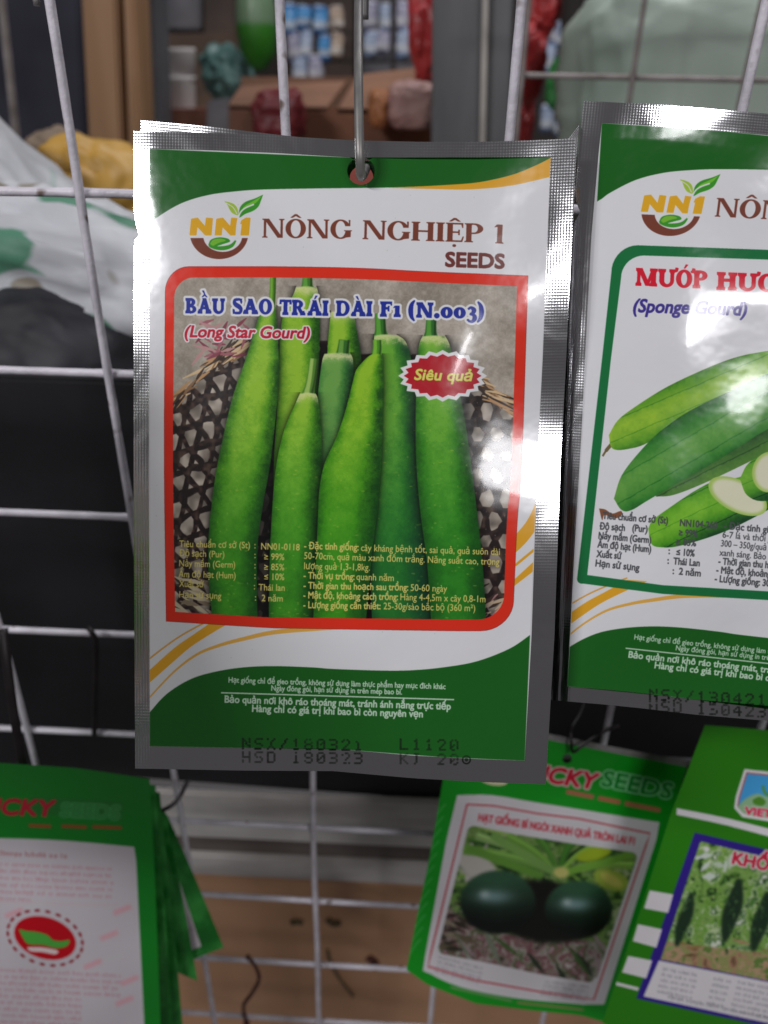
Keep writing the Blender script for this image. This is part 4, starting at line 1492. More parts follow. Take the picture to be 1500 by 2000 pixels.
def disp_front(U, V):
    pil = smooth01((U - .03) / .40) * smooth01((.985 - U) / .5) * smooth01((V - .10) / .40) * smooth01((.97 - V) / .2)
    d = pil * .0024 + dents(U, V, 3, .0009, 6, 7) * smooth01((U - .02) / .1) * smooth01((.98 - U) / .1)
    fold = .5 * ((U - .79) + np.sqrt((U - .79) ** 2 + .0006))
    curl = -fold * .131 * (.012 + .122 * np.exp(-((V - .50) / .15) ** 2))
    curl = curl + (.023 + .07 * np.clip(U - .87, 0, 1)) * (V - .5) * np.exp(-((V - .5) / .15) ** 2) * smooth01((U - .74) / .1)
    foldl = .5 * ((.045 - U) + np.sqrt((.045 - U) ** 2 + .00006))
    curl = curl - foldl * .131 * (.03 + .17 * np.exp(-((V - .16) / .13) ** 2))
    return d + curl, pil * .004 - curl


IZF = inv_depth([(694, 262, .2275), (666, 1515, .2440), (262, 900, .2370)])
M_FRONT = print_mat('star_gourd_laminate', im_front, rough=.2, wrinkle=.045, coat=.45)
M_FOILF = foil_mat('star_gourd_foil', im_front)
M_FOIL = foil_mat('plain_foil', None)
front, n_front, base_front, _ = packet('seed_packet', 'silver foil packet with red frame around tall green gourds, frontmost, on the steel hook', 'foil seed packets', FRONT, IZF, disp_front, FBOX, M_FRONT, M_FOILF, M_FOIL,
                                       hole=(*uv_of(FRONT, (705, 334)), 27), notch=.160, nu=46, nv=66)

# ---- packets behind it on the same hook
B2 = ([(275, 235), (400, 246), (541, 263), (690, 279), (830, 290), (960, 292), (1060, 290), (1108, 280), (1131, 244)], [(290, 1480), (650, 1496), (1060, 1515)], [(275, 235), (280, 800), (290, 1480)], [(1131, 244), (1126, 300), (1100, 800), (1060, 1515)])
B3 = ([(284, 262), (690, 284), (1112, 276)], [(290, 1470), (650, 1490), (1052, 1500)], [(284, 262), (290, 1470)], [(1112, 276), (1052, 1500)])
flat = lambda U, V: (dents(U, V, 5, .0006, 6, 6) - .131 * .20 * np.clip(.17 - U, 0, 1), .0004 + .131 * .20 * np.clip(.17 - U, 0, 1))
for E_, lab, push in ((B2, 'silver foil packet directly behind the red framed gourd packet, only its top edge showing', .0085), (B3, 'foil packet deepest in the hook stack, seen only through the punched hole', .0125)):
    packet('seed_packet', lab, 'foil seed packets', E_, IZF, flat, FBOX, M_FRONT, M_FOILF, M_FOIL,
           hole=(*uv_of(E_, (703, 340) if push < .01 else (706, 347)), 26 if push < .01 else 23), nu=24, nv=36, push=push)

# ---- sponge-gourd packet on the right
RT = hmap(H2, FRONT[0]); RB = hmap(H2, FRONT[1]); RL = hmap(H2, FRONT[2]); RR = hmap(H2, FRONT[3])
RL = np.array([(1140, 197), (1130, 292), (1116, 460), (1107, 656), (1100, 828), (1086, 1080), (1073, 1367)], float)
RT = np.concatenate([[RL[0]], [(1300, 205), (1500, 222)], RT[4:]])
RB = np.concatenate([[RL[-1]], [(1180, 1376), (1250, 1383), (1360, 1396), (1500, 1408)], RB[4:]])
RIGHT = (RT, RB, RL, np.concatenate([[RT[-1]], RR[1:-1], [RB[-1]]]))
cvr = art_right()
RBOX = (.043, .945, .0355, .975)
inn = [coons(RIGHT, np.array(u), np.array(v)) for u, v in ((RBOX[0], RBOX[2]), (.3, RBOX[2]), (.6, RBOX[2]), (RBOX[1], RBOX[2]), (RBOX[1], RBOX[3]), (.6, RBOX[3]), (.3, RBOX[3]), (RBOX[0], RBOX[3]))]
foil_rim(cvr, np.array([(1060, 170), (2075, 170), (2075, 1480), (1050, 1480)]) if False else np.array(inn))
dot_text(cvr, 'NSX/130421', 1276, 1347, 23.5, .05, INKJET, .75)
dot_text(cvr, 'HSD 130423', 1276, 1370, 23.5, .05, INKJET, .5)
im_right = to_image(cvr, RIGHT, 'sponge_gourd_print', 1240, 1660)


def disp_right(U, V):
    pil = smooth01((U - .03) / .25) * smooth01((.97 - U) / .25) * smooth01((V - .06) / .25) * smooth01((.97 - V) / .2)
    d = pil * .004 + dents(U, V, 12, .0016, 7, 7) * smooth01((U - .02) / .15)
    curl = -.004 * np.clip((.085 - U) / .085, 0, 1) ** 1.6 * (0.35 + V * .8)
    top = .0014 * np.clip((.06 - V) / .06, 0, 1) ** 1.1 * np.exp(-((U - .15) / .13) ** 2)
    return d + curl + top, pil * .003 - curl - top


IZR = inv_depth([(1240, 210, .2345), (1200, 1380, .2500), (1400, 800, .2405)])
M_RIGHT = print_mat('sponge_gourd_laminate', im_right, rough=.2, wrinkle=.06, coat=.45)
M_FOILR = foil_mat('sponge_gourd_foil', im_right, nu=165)
packet('seed_packet', 'silver foil packet with green frame around sponge gourds, cut off by the right edge', 'foil seed packets', RIGHT, IZR, disp_right, RBOX, M_RIGHT, M_FOILR, M_FOIL,
       hole=(.515, .06, 25), notch=.182, nu=46, nv=60)

# ---- plastic sachets on the row below
M_SEAL = noisy('clear_seal', rgb(120, 118, 116), rgb(160, 158, 156), 80, rough=.25)
M_SBACK = noisy('sachet_back', rgb(40, 120, 50), rgb(60, 140, 60), 40, rough=.3)
ZUC = ([(893, 1392), (960, 1406), (1071, 1433), (1200, 1459), (1345, 1487)], [(794, 1894), (836, 1924), (929, 1960), (1040, 1974), (1134, 1983), (1214, 2006)],
       [(893, 1392), (878, 1460), (864, 1530), (838, 1680), (812, 1800), (794, 1894)], [(1345, 1487), (1310, 1600), (1262, 1790), (1214, 2006)])
im = to_image(art_zucchini(), ZUC, 'zucchini_print', 760, 960)
M_Z = print_mat('zucchini_film', im, rough=.28, wrinkle=.06, wscale=45)


def disp_sachet(seed, b=.004):
    def f(U, V):
        pil = smooth01(U / .3) * smooth01((1 - U) / .3) * smooth01((V - .1) / .3) * smooth01((1 - V) / .3)
        return pil * b + dents(U, V, seed, .0035, 5, 5), pil * b * .5 + .0003
    return f


packet('seed_sachet', 'green plastic seed sachet with two dark round zucchinis on a white panel', 'plastic seed sachets', ZUC, inv_depth([(1100, 1440, .385), (1000, 1970, .415), (1300, 1700, .402)]), disp_sachet(4), (0.0, 1.0, .022, 1.0), M_Z, M_SEAL, M_SBACK,
       hole=(.50, .075, 9), nu=30, nv=40, edge_name='top_seal')
BIT = ([(1377, 1416), (1500, 1426), (1640, 1446), (1850, 1480)], [(1176, 1998), (1300, 2050), (1480, 2110), (1640, 2150)], [(1377, 1416), (1310, 1590), (1250, 1780), (1176, 1998)], [(1850, 1480), (1790, 1700), (1640, 2150)])
im = to_image(art_bitter(), BIT, 'bitter_gourd_print', 760, 960)
M_B = print_mat('bitter_gourd_film', im, rough=.28, wrinkle=.06, wscale=45)
packet('seed_sachet', 'green plastic seed sachet with blue bordered picture of hanging bitter gourds, bottom right corner', 'plastic seed sachets', BIT, inv_depth([(1500, 1420, .350), (1300, 2000, .375), (1700, 1700, .365)]), disp_sachet(8, .003), (0.0, 1.0, 0.0, 1.0), M_B, M_SEAL, M_SBACK,
       nu=26, nv=36)
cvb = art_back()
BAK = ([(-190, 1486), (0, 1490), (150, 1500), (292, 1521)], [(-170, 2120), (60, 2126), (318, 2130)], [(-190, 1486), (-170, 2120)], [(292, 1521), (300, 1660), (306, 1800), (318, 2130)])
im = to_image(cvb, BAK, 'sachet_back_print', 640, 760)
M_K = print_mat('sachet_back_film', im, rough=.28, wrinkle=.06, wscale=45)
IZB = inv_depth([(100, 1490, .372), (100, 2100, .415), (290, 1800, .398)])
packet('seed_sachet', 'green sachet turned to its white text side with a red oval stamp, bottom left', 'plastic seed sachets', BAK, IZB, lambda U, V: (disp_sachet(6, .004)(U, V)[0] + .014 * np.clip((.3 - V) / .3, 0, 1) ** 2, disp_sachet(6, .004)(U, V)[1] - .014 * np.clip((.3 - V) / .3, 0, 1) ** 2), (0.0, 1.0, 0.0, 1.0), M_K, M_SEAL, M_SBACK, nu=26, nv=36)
# its neighbours on the same wire, fanned out behind it to the right
M_GEDGE = noisy('sachet_green_film', rgb(20, 96, 30), rgb(60, 150, 66), 60, rough=.25, bump=.2, bump_scale=120, lo=.4, hi=.75)
M_WEDGE = noisy('sachet_white_film', rgb(150, 140, 146), rgb(196, 188, 192), 50, rough=.3)
FANS = [([(120, 1500), (304, 1534)], [(130, 2120), (344, 2128)], 'green sachet fanned just behind the red stamped one', .006, .004),
        ([(150, 1512), (312, 1548)], [(160, 2040), (362, 2060)], 'green sachet third in the bottom left bunch, a narrow strip of it showing', .011, .008),
        ([(200, 1560), (322, 1584)], [(280, 1872), (386, 1916)], 'dark green sachet with a ragged lower corner in the bottom left bunch', .017, .004),
        ([(236, 1560), (326, 1590)], [(300, 1905), (437, 1850)], 'tilted green sachet sticking out rightmost from the bottom left bunch', .021, .012)]
for T_, B_, lab, push, amp in FANS:
    ee = (T_, B_, [T_[0], B_[0]], [T_[1], ((T_[1][0] + B_[1][0]) / 2 + 2, (T_[1][1] + B_[1][1]) / 2), B_[1]])
    last = 'rightmost' in lab
    packet('seed_sachet', lab, 'plastic seed sachets', ee, IZB, disp_sachet(20 + int(push * 1000), .002), (0.0, .72, .12, .94) if last else (0.0, .9, .05, .97), M_WEDGE if last else M_GEDGE, M_GEDGE, M_SBACK, nu=14, nv=22, push=push, edge_name='green_border')


# ================================================================ wire display grids
def marked(m, mark, scale, th, soft=.03):
    """prints, stains or chips with a shape of their own over a material"""
    nt = m.node_tree
    p = nt.nodes['Principled BSDF']
    src = p.inputs['Base Color'].links[0].from_socket
    tc = nt.nodes.new('ShaderNodeTexCoord')
    nz = nt.nodes.new('ShaderNodeTexNoise')
    nz.inputs['Scale'].default_value = scale
    nz.inputs['Detail'].default_value = 1.0
    nt.links.new(tc.outputs['Object'], nz.inputs['Vector'])
    cr = nt.nodes.new('ShaderNodeValToRGB')
    cr.color_ramp.elements[0].position = th
    cr.color_ramp.elements[1].position = th + soft
    nt.links.new(nz.outputs['Fac'], cr.inputs[0])
    mx = nt.nodes.new('ShaderNodeMixRGB')
    mx.inputs[2].default_value = mark
    nt.links.new(cr.outputs[0], mx.inputs[0])
    nt.links.new(src, mx.inputs[1])
    nt.links.new(mx.outputs[0], p.inputs['Base Color'])
    return m


M_WIRE = noisy('white_coated_wire', rgb(190, 185, 194), rgb(232, 227, 236), 45, rough=.38, bump=.15, bump_scale=300, lo=.3, hi=.6)
marked(M_WIRE, rgb(120, 104, 96), 110, .66, .06)
M_WIRE2 = noisy('dusty_wire', rgb(120, 112, 108), rgb(160, 152, 150), 45, rough=.5)


def wire_grid(name, label, y, xs, zs, x0, x1, z0, z1, r, mat, vfront=True, wob=.0):
    g = empty(name, (xs[0], y, z0), label, 'wire grid')
    rg = random.Random(len(xs) * 7)
    n = 90

    def rad(s, cross):      # the coating swells round each weld
        return r * (1 + .22 * sum(math.exp(-((s - c) / .0028) ** 2) for c in cross)) * (1 + rg.uniform(-.03, .03))
    for x in xs:
        b, c = rg.uniform(-wob, wob), rg.uniform(0, 6)
        ss = [z0 + (z1 - z0) * k / n for k in range(n + 1)]
        pts = [(x + b * math.sin((q - z0) * 9 + c) + b * .4 * math.sin((q - z0) * 31 + c), y - r * .9, q) for q in ss]
        link_mesh('upright_wire', *tube_geo(pts, [rad(q, zs) for q in ss], 9), mat, g)
    for z in zs:
        b, c = rg.uniform(-wob, wob), rg.uniform(0, 6)
        ss = [x0 + (x1 - x0) * k / n for k in range(n + 1)]
        pts = [(q, y + r * .9, z + b * math.sin((q - x0) * 9 + c) + b * .4 * math.sin((q - x0) * 37 + c)) for q in ss]
        link_mesh('cross_wire', *tube_geo(pts, [rad(q, xs) for q in ss], 9), mat, g)
    return g


SV, SH = 0.07764, 0.06894
wire_grid('wire_grid', 'white coated wire grid the seed packets hang in front of', 0.0, [-.12465 + SV * k for k in range(-2, 6)], [-.03928 - SH * k for k in range(-1, 9)],
          -.12465 - 2.3 * SV, -.12465 + 5.3 * SV, -.03928 - 8.4 * SH, -.03928 + 1.6 * SH, .0017, M_WIRE, wob=.0012)
gx = [at_y(1020, 135, .33).x + SV * k for k in range(0, 5)]
gz = at_y(1250, 152, .33).z
wire_grid('wire_grid', 'thin grey wire grid farther back in front of the pale green sack', .33, gx, [gz - .075 * k for k in (-1, 0, 1, 2, 3)], gx[0] - .004, gx[-1] + .03, gz - .27, gz + .15, .0019, M_WIRE2)

# ================================================================ hooks and ties
M_STEEL = noisy('dull_steel', rgb(118, 116, 115), rgb(150, 147, 145), 120, rough=.45, metallic=.6, stretch=(1, 1, .1))
M_DARKW = noisy('black_wire', rgb(22, 18, 20), rgb(44, 36, 38), 80, rough=.5)
M_RUST = noisy('rusty_wire', rgb(52, 26, 24), rgb(96, 52, 46), 200, rough=.7)
hz = at_z(706, 344, .2290)
top = at_z(700, 0, .232)
hook_pts = [hz + Vector((.001, .022, .004)), hz + Vector((.0008, .010, .0015)), at_z(706, 345, .2262), at_z(704, 328, .2225), at_z(702, 275, .2205), at_z(700, 150, .2230), top + Vector((0, 0, 0)),
            Vector((top.x, top.y + .004, .0312)), Vector((top.x - .0005, -.022, .0345)), Vector((top.x, -.004, .0352)), Vector((top.x, .0042, .0338)), Vector((top.x, .0060, .0292)), Vector((top.x, .0058, .018))]
tag(link_mesh('wire_hook', *tube_geo(spline(hook_pts, 8), .00136, 12), M_STEEL), 'bare steel wire hook carrying the red framed packet through its hole', 'hook')


def wire(name, label, pts, r, mat, cat='wire tie', group=None):
    return tag(link_mesh(name, *tube_geo(spline(pts, 6), r, 8), mat), label, cat, group)


wire('wire_tie', 'twisted dark wire holding the zucchini sachet', [at_z(1146, 1362, .395), at_z(1132, 1396, .390), at_z(1116, 1424, .385), at_z(1116, 1448, .381), at_z(1118, 1468, .383), at_z(1128, 1464, .3785), at_z(1160, 1440, .382), at_z(1190, 1424, .392), at_z(1208, 1418, .398)], .0008, M_DARKW, group='wire ties')
wire('wire_tie', 'black wire bent out of the bottom left bunch of sachets', [at_z(366, 1526, .41), at_z(352, 1554, .405), at_z(334, 1574, .40), at_z(308, 1584, .402), at_z(280, 1580, .41)], .0012, M_DARKW, group='wire ties')
wire('wire_tie', 'dark reddish wire running down to the red stamped sachet', [at_z(6, 1228, .345), at_z(14, 1300, .345), at_z(28, 1400, .352), at_z(46, 1500, .365), at_z(54, 1530, .37)], .0021, M_DARKW, group='wire ties')
wire('wire_tie', 'thin dark wire hooked over the cross wire left of the front packet', [at_y(172, 1226, -.004), at_y(180, 1236, -.006), at_y(187, 1260, -.004), at_y(186, 1340, -.002), at_y(184, 1436, -.002)], .0014, M_DARKW, group='wire ties')
wire('wire_tie', 'short rusty twisted wire below the front packet in front of the wood', [at_y(483, 1868, -.004), at_y(498, 1886, -.005), at_y(506, 1912, -.004), at_y(492, 1940, -.004), at_y(476, 1964, -.005), at_y(480, 1992, -.004), at_y(486, 2020, -.004)], [.0018] + [.0013] * 30 + [.0022] * 6, M_RUST, group='wire ties')

# ================================================================ low cabinet behind the grid
def slab(name, parent, quad, y0, y1, mat, bev=.002):
    """upright board: picture corners at the front plane y0, thickness to y1"""
    f = [at_y(*q, y0) for q in quad]
    vs = f + [Vector((p.x, y1, p.z)) for p in f]
    bm = bmesh.new()
    bv = [bm.verts.new(v) for v in vs]
    for q in ((0, 1, 2, 3), (7, 6, 5, 4), (0, 4, 5, 1), (1, 5, 6, 2), (2, 6, 7, 3), (3, 7, 4, 0)):
        bm.faces.new([bv[k] for k in q])
    bmesh.ops.recalc_face_normals(bm, faces=bm.faces)
    if bev:
        bmesh.ops.bevel(bm, geom=list(bm.edges), offset=bev, segments=2, affect='EDGES')
    vs = [v.co.copy() for v in bm.verts]
    bm.verts.index_update()
    fs = [tuple(v.index for v in f.verts) for f in bm.faces]
    bm.free()
    return link_mesh(name, vs, fs, mat, parent, smooth=False)


M_BLACK = noisy('black_board', rgb(20, 19, 22), rgb(34, 32, 36), 12, rough=.55)
M_BOARDW = noisy('scuffed_white_board', rgb(170, 164, 160), rgb(232, 228, 224), 16, rough=.5, bump=.15, lo=.3, hi=.6, stretch=(.4, 1, 2))
M_GROOVE = noisy('worn_groove', rgb(92, 80, 74), rgb(140, 130, 124), 20, rough=.7, stretch=(.3, 1, 2))
M_WOOD = noisy('tan_plywood', rgb(200, 152, 116), rgb(216, 168, 130), 6, rough=.6, bump=.05, lo=.3, hi=.7, stretch=(.6, 1, 1.4))
cab = empty('cabinet', at_y(700, 2150, .05), 'low cabinet with black front, white rails and tan wood foot behind the grid', 'cabinet')
slab('black_panel', cab, [(-500, 722), (2200, 800), (2000, 1652), (-300, 1480)], .070, .085, M_BLACK)
slab('upper_rail', cab, [(-300, 1522), (2000, 1612), (1990, 1712), (-300, 1606)], .0645, .0698, M_BOARDW, .002)
slab('groove', cab, [(-300, 1600), (2000, 1700), (1990, 1750), (-300, 1646)], .0680, .0695, M_GROOVE, 0)
slab('lower_rail', cab, [(-300, 1641), (2000, 1742), (1985, 1790), (-300, 1676)], .0635, .0698, M_BOARDW, .002)
slab('wood_foot', cab, [(-300, 1674), (2000, 1788), (1900, 2350), (-250, 2300)], .0655, .0692, M_WOOD, .001)
rg = random.Random(2)
for lab, pts, r in (('dry curled stem stuck on the wood right of the centre wire', [(640, 1856), (646, 1880), (664, 1912), (690, 1946)], .0012), ('small dark crumb on the wood near the zucchini sachet', [(720, 1870), (728, 1876), (734, 1882)], .0032),
                    ('greenish scrap on the wood left of the centre wire', [(570, 1802), (580, 1800), (592, 1802)], .0024), ('greenish scrap on the wood right of the centre wire', [(640, 1796), (652, 1804), (664, 1802)], .0026)):
    wire('plant_scrap', lab, [at_y(x, y, .0642) for x, y in pts], r, M_RUST if 'crumb' in lab else noisy('dry_scrap', rgb(84, 74, 52), rgb(116, 100, 70), 90, rough=.8), 'scrap', 'scraps on the wood')


# ================================================================ shop goods farther back
def lump(name, label, cat, quad_c, y, rx, ry, rz, mat, seed=0, amp=.18, freq=2.2, rot=0.0, group=None, flatten=1.0, sq=1.0, parent=None, cuts=5, crease=.05):
    """soft bag or sack: a rounded body pushed in and out; centre given in the picture at depth plane y"""
    bm = bmesh.new()
    bmesh.ops.create_icosphere(bm, subdivisions=cuts, radius=1.0)
    from mathutils import noise
    c = at_y(*quad_c, y)
    off = Vector((seed * 3.1, seed * 1.7, seed * .9))
    ca, sa = math.cos(rot), math.sin(rot)
    vs = []
    bm.verts.index_update()
    for v in bm.verts:
        p = v.co.copy()
        if sq != 1.0:
            p = Vector([math.copysign(abs(k) ** sq, k) for k in p])
        k = 1 + amp * noise.noise(p * freq + off) + amp * .5 * noise.noise(p * freq * 2.7 + off)
        k += amp * .45 * (abs(noise.noise(p * freq * 1.6 + off * 2)) - .2)
        k += crease * (.5 - abs(noise.noise(p * freq * 2.3 + off * 3))) + crease * .6 * (.5 - abs(noise.noise(p * freq * 4.9 - off)))
        p = Vector((p.x * rx, p.y * ry, p.z * rz)) * k
        vs.append(c + Vector((p.x * ca - p.z * sa, p.y, p.x * sa + p.z * ca)))
    fs = [tuple(v.index for v in f.verts) for f in bm.faces]
    bm.free()
    o = link_mesh(name, vs, fs, mat, parent)
    return tag(o, label, cat, group) if not parent else o


def board(name, label, cat, quad, y, th, mat, group=None, bev=.003):
    o = slab(name, None, quad, y, y + th, mat, bev)
    return tag(o, label, cat, group)


def px_m(y):      # metres per picture pixel near the upper half at that depth plane
    return (y + CAM_D) / FPX * .88


M_WALL = noisy('dim_back_wall', rgb(44, 40, 40), rgb(64, 58, 56), 4, rough=.9)
o = slab('back_wall', None, [(-900, -500), (2400, -500), (2400, 900), (-900, 900)], 1.9, 1.95, M_WALL, 0)
tag(o, kind='structure')

M_SACK = marked(noisy('white_woven_sack', rgb(170, 172, 176), rgb(228, 230, 234), 9, rough=.55, bump=.5, bump_scale=22, lo=.3, hi=.62), rgb(104, 152, 130), 24, .56)
M_SACK2 = marked(marked(noisy('white_woven_sack_low', rgb(176, 178, 182), rgb(226, 228, 234), 8, rough=.55, bump=.5, bump_scale=22, lo=.3, hi=.62), rgb(84, 140, 114), 20, .56), rgb(142, 134, 120), 27, .61)
lump('fertiliser_sack', 'white sack with faint green print, upper left behind the grid', 'sack', (-36, 469), .22, .145, .06, .056, M_SACK, 2, .12, 1.8, rot=-.68, group='white printed sacks', sq=.8, crease=.24)
lump('fertiliser_sack', 'white sack with green band lying low beside the front packet', 'sack', (175, 565), .16, .12, .05, .043, M_SACK2, 5, .14, 1.8, rot=-.2, group='white printed sacks', sq=.8, crease=.26)
lump('plastic_bag', 'black plastic bag slumped under the white sacks', 'bag', (98, 705), .11, .064, .03, .041, noisy('black_bag', rgb(36, 36, 42), rgb(66, 66, 72), 10, rough=.6, bump=.3, bump_scale=14), 7, .12, 1.5, rot=-.12, crease=.04, sq=1.15)
lump('plastic_bag', 'yellow bag behind the white sack, upper left', 'bag', (195, 395), .36, .046, .05, .048, noisy('yellow_bag', rgb(170, 128, 50), rgb(214, 170, 84), 9, rough=.5, bump=.2, bump_scale=16), 3, .22, 1.4, crease=.03)
lump('plastic_bag', 'greyish beige bag beside the yellow one', 'bag', (122, 310), .42, .034, .04, .022, noisy('beige_bag', rgb(120, 104, 88), rgb(150, 132, 114), 9, rough=.6), 9, .22, 1.7)
M_POST = noisy('tan_post', rgb(150, 112, 78), rgb(180, 140, 104), 7, rough=.6, stretch=(3, 3, .3))
board('door_post', 'broad tan wooden post at upper left', 'post', [(152, -120), (222, -120), (240, 330), (176, 330)], .72, .06, M_POST)
board('door_post', 'narrow tan wooden post right of the broad one', 'post', [(236, -120), (254, -120), (276, 330), (252, 330)], .70, .06, M_POST)
board('steel_post', 'dark grey post behind the white cups', 'post', [(262, -120), (300, -120), (318, 300), (280, 300)], .80, .05, noisy('grey_post', rgb(86, 86, 90), rgb(108, 108, 112), 8, rough=.5))
board('dark_shelf', 'dark navy shelf unit at the upper left corner', 'shelf', [(-400, -150), (146, -150), (170, 420), (-400, 420)], .95, .3, noisy('navy_shelf', rgb(34, 34, 48), rgb(56, 56, 70), 7, rough=.7))
board('steel_rod', 'thin grey rod at the far left edge', 'rod', [(-12, -60), (-4, -60), (34, 290), (25, 290)], .5, .01, M_WIRE2, bev=.001)


def lathe(name, label, cat, base, prof, mat, seg=24, group=None, tilt=0.0):
    vs, fs = [], []
    ct, s_ = math.cos(tilt), math.sin(tilt)
    for r, z in prof:
        for k in range(seg):
            a = 2 * math.pi * k / seg
            x, y = r * math.cos(a), r * math.sin(a)
            vs.append(Vector((base.x + x * ct - z * s_, base.y + y, base.z + x * s_ + z * ct)))
    for i in range(len(prof) - 1):
        for k in range(seg):
            k2 = (k + 1) % seg
            fs.append((i * seg + k, i * seg + k2, (i + 1) * seg + k2, (i + 1) * seg + k))
    fs.append(tuple(range(seg))[::-1])
    fs.append(tuple((len(prof) - 1) * seg + k for k in range(seg)))
    return tag(link_mesh(name, vs, fs, mat), label, cat, group)


def two_tone(name, low, high, at):
    m, nt, p = new_mat(name)
    tc = nt.nodes.new('ShaderNodeTexCoord')
    sp = nt.nodes.new('ShaderNodeSeparateXYZ')
    nt.links.new(tc.outputs['Generated'], sp.inputs[0])
    cr = nt.nodes.new('ShaderNodeValToRGB')
    cr.color_ramp.elements[0].position, cr.color_ramp.elements[0].color = at, low
    cr.color_ramp.elements[1].position, cr.color_ramp.elements[1].color = at + .06, high
    nt.links.new(sp.outputs[2], cr.inputs[0])
    nt.links.new(cr.outputs[0], p.inputs['Base Color'])
    p.inputs['Roughness'].default_value = .35
    return m


q = px_m(.9) * 1.1
M_CUP = noisy('foam_cup', rgb(196, 192, 190), rgb(216, 212, 210), 20, rough=.6)
lathe('foam_cup', 'lower white foam cup of the nested pair', 'cup', at_y(358, 222, .9), [(21 * q, 0), (23 * q, 4 * q), (29 * q, 52 * q), (31 * q, 56 * q), (30 * q, 58 * q)], M_CUP, group='white foam cups', tilt=.05)
lathe('foam_cup', 'upper white foam cup of the nested pair', 'cup', at_y(354, 163, .9), [(25 * q, 0), (31 * q, 46 * q), (33 * q, 50 * q), (32 * q, 53 * q)], M_CUP, group='white foam cups', tilt=.05)
lump('plastic_bag', 'teal plastic bag right of the white cups', 'bag', (450, 150), 1.0, 52 * q, .05, 46 * q, noisy('teal_bag', rgb(82, 122, 118), rgb(116, 154, 148), 9, rough=.4), 4, .35, 1.1, crease=.02, rot=-.5)
lathe('green_bottle', 'hanging green bottle shaped lantern near the top', 'bottle', at_y(506, 140, .95), [(4 * q, 0), (18 * q, 8 * q), (32 * q, 30 * q), (36 * q, 64 * q), (35 * q, 100 * q), (30 * q, 130 * q), (18 * q, 150 * q), (10 * q, 164 * q)],
      two_tone('green_glaze', rgb(52, 122, 34), rgb(112, 140, 108), .42))

# sachets hung in rows at the back
def sachet_mat(name, a, b, band):
    """film sachet: coloured field with a paler label band and dark lettering specks"""
    m, nt, p = new_mat(name)
    N, L = nt.nodes, nt.links
    tc = N.new('ShaderNodeTexCoord')
    sp = N.new('ShaderNodeSeparateXYZ')
    L.new(tc.outputs['Generated'], sp.inputs[0])
    cr = N.new('ShaderNodeValToRGB')
    cr.color_ramp.interpolation = 'CONSTANT'
    e = cr.color_ramp.elements
    e[0].position, e[0].color = 0.0, a
    e[1].position, e[1].color = .22, band
    for pos, c in ((.46, b), (.8, a), (.9, band)):
        q = e.new(pos)
        q.color = c
    L.new(sp.outputs[2], cr.inputs[0])
    L.new(cr.outputs[0], p.inputs['Base Color'])
    p.inputs['Roughness'].default_value = .3
    marked(m, rgb(60, 58, 74), 60, .63)
    return m


SX = [('blue', rgb(36, 106, 170), rgb(70, 146, 204), rgb(170, 184, 200)), ('pale blue', rgb(128, 148, 180), rgb(166, 180, 202), rgb(196, 200, 208)), ('beige', rgb(150, 128, 112), rgb(180, 160, 142), rgb(196, 186, 176)), ('lilac', rgb(128, 128, 156), rgb(166, 164, 184), rgb(190, 188, 196))]
SM = {n: sachet_mat(n.replace(' ', '_') + '_sachet', a, b, c) for n, a, b, c in SX}
rack = [(566, 36, 'blue'), (595, 36, 'blue'), (626, 38, 'blue'), (658, 38, 'beige'), (572, 90, 'lilac'), (600, 92, 'pale blue'), (632, 92, 'blue'), (660, 94, 'beige'), (586, 136, 'pale blue'), (618, 138, 'lilac'), (725, 30, 'lilac'), (752, 34, 'pale blue'), (788, 30, 'lilac'),
        (722, 84, 'pale blue'), (750, 86, 'lilac'), (790, 84, 'pale blue'), (1072, 62, 'lilac'), (1100, 66, 'pale blue'), (1070, 112, 'pale blue'), (1102, 116, 'lilac'), (1068, 236, 'pale blue'), (1094, 240, 'pale blue')]
rows = {}
for x, y, n in rack:
    rows.setdefault('top' if y < 70 else 'middle' if y < 120 else 'low', []).append(x)
ORD = ['first', 'second', 'third', 'fourth', 'fifth', 'sixth', 'seventh', 'eighth', 'ninth', 'tenth', 'eleventh']
for x, y, n in rack:
    r = 'top' if y < 70 else 'middle' if y < 120 else 'low'
    i = sorted(rows[r]).index(x)
    lump('hanging_sachet', 'small blurred %s sachet, %s from the left in the %s row at the back' % (n, ORD[i], r), 'sachet', (x + x * 7 % 5 - 2, y + x * 3 % 9 - 4), 1.35, (11 + x % 4) * px_m(1.35), .01, (19 + x % 7) * px_m(1.35), SM[n], x % 17, .2, 2.0, rot=(x % 5 - 2) * .06, group='sachets hung at the back', sq=.5, cuts=4, crease=.12)
board('dark_post', 'thin dark post between the sachets at the back', 'post', [(761, -100), (771, -100), (773, 190), (763, 190)], 1.2, .02, M_WALL, bev=0)

# carton with goods
M_CARTON = noisy('brown_carton', rgb(112, 80, 62), rgb(146, 106, 82), 8, rough=.7, bump=.1)
ct = empty('carton', at_y(650, 330, .6), 'open brown carton with torn flaps behind the hook', 'carton')
slab('front_side', ct, [(446, 205), (860, 215), (850, 420), (450, 420)], .60, .605, noisy('carton_front', rgb(104, 66, 48), rgb(140, 92, 64), 9, rough=.7), .001)
slab('back_side', ct, [(470, 150), (880, 150), (880, 420), (470, 420)], .86, .865, M_CARTON, .001)
fl = [at_y(446, 204, .6), at_y(640, 208, .6), at_y(676, 158, .70), at_y(470, 168, .70)]
link_mesh('left_flap', fl + [v + Vector((0, 0, -.004)) for v in fl], [(0, 1, 2, 3), (7, 6, 5, 4), (0, 4, 5, 1), (1, 5, 6, 2), (2, 6, 7, 3), (3, 7, 4, 0)], M_CARTON, ct, smooth=False)
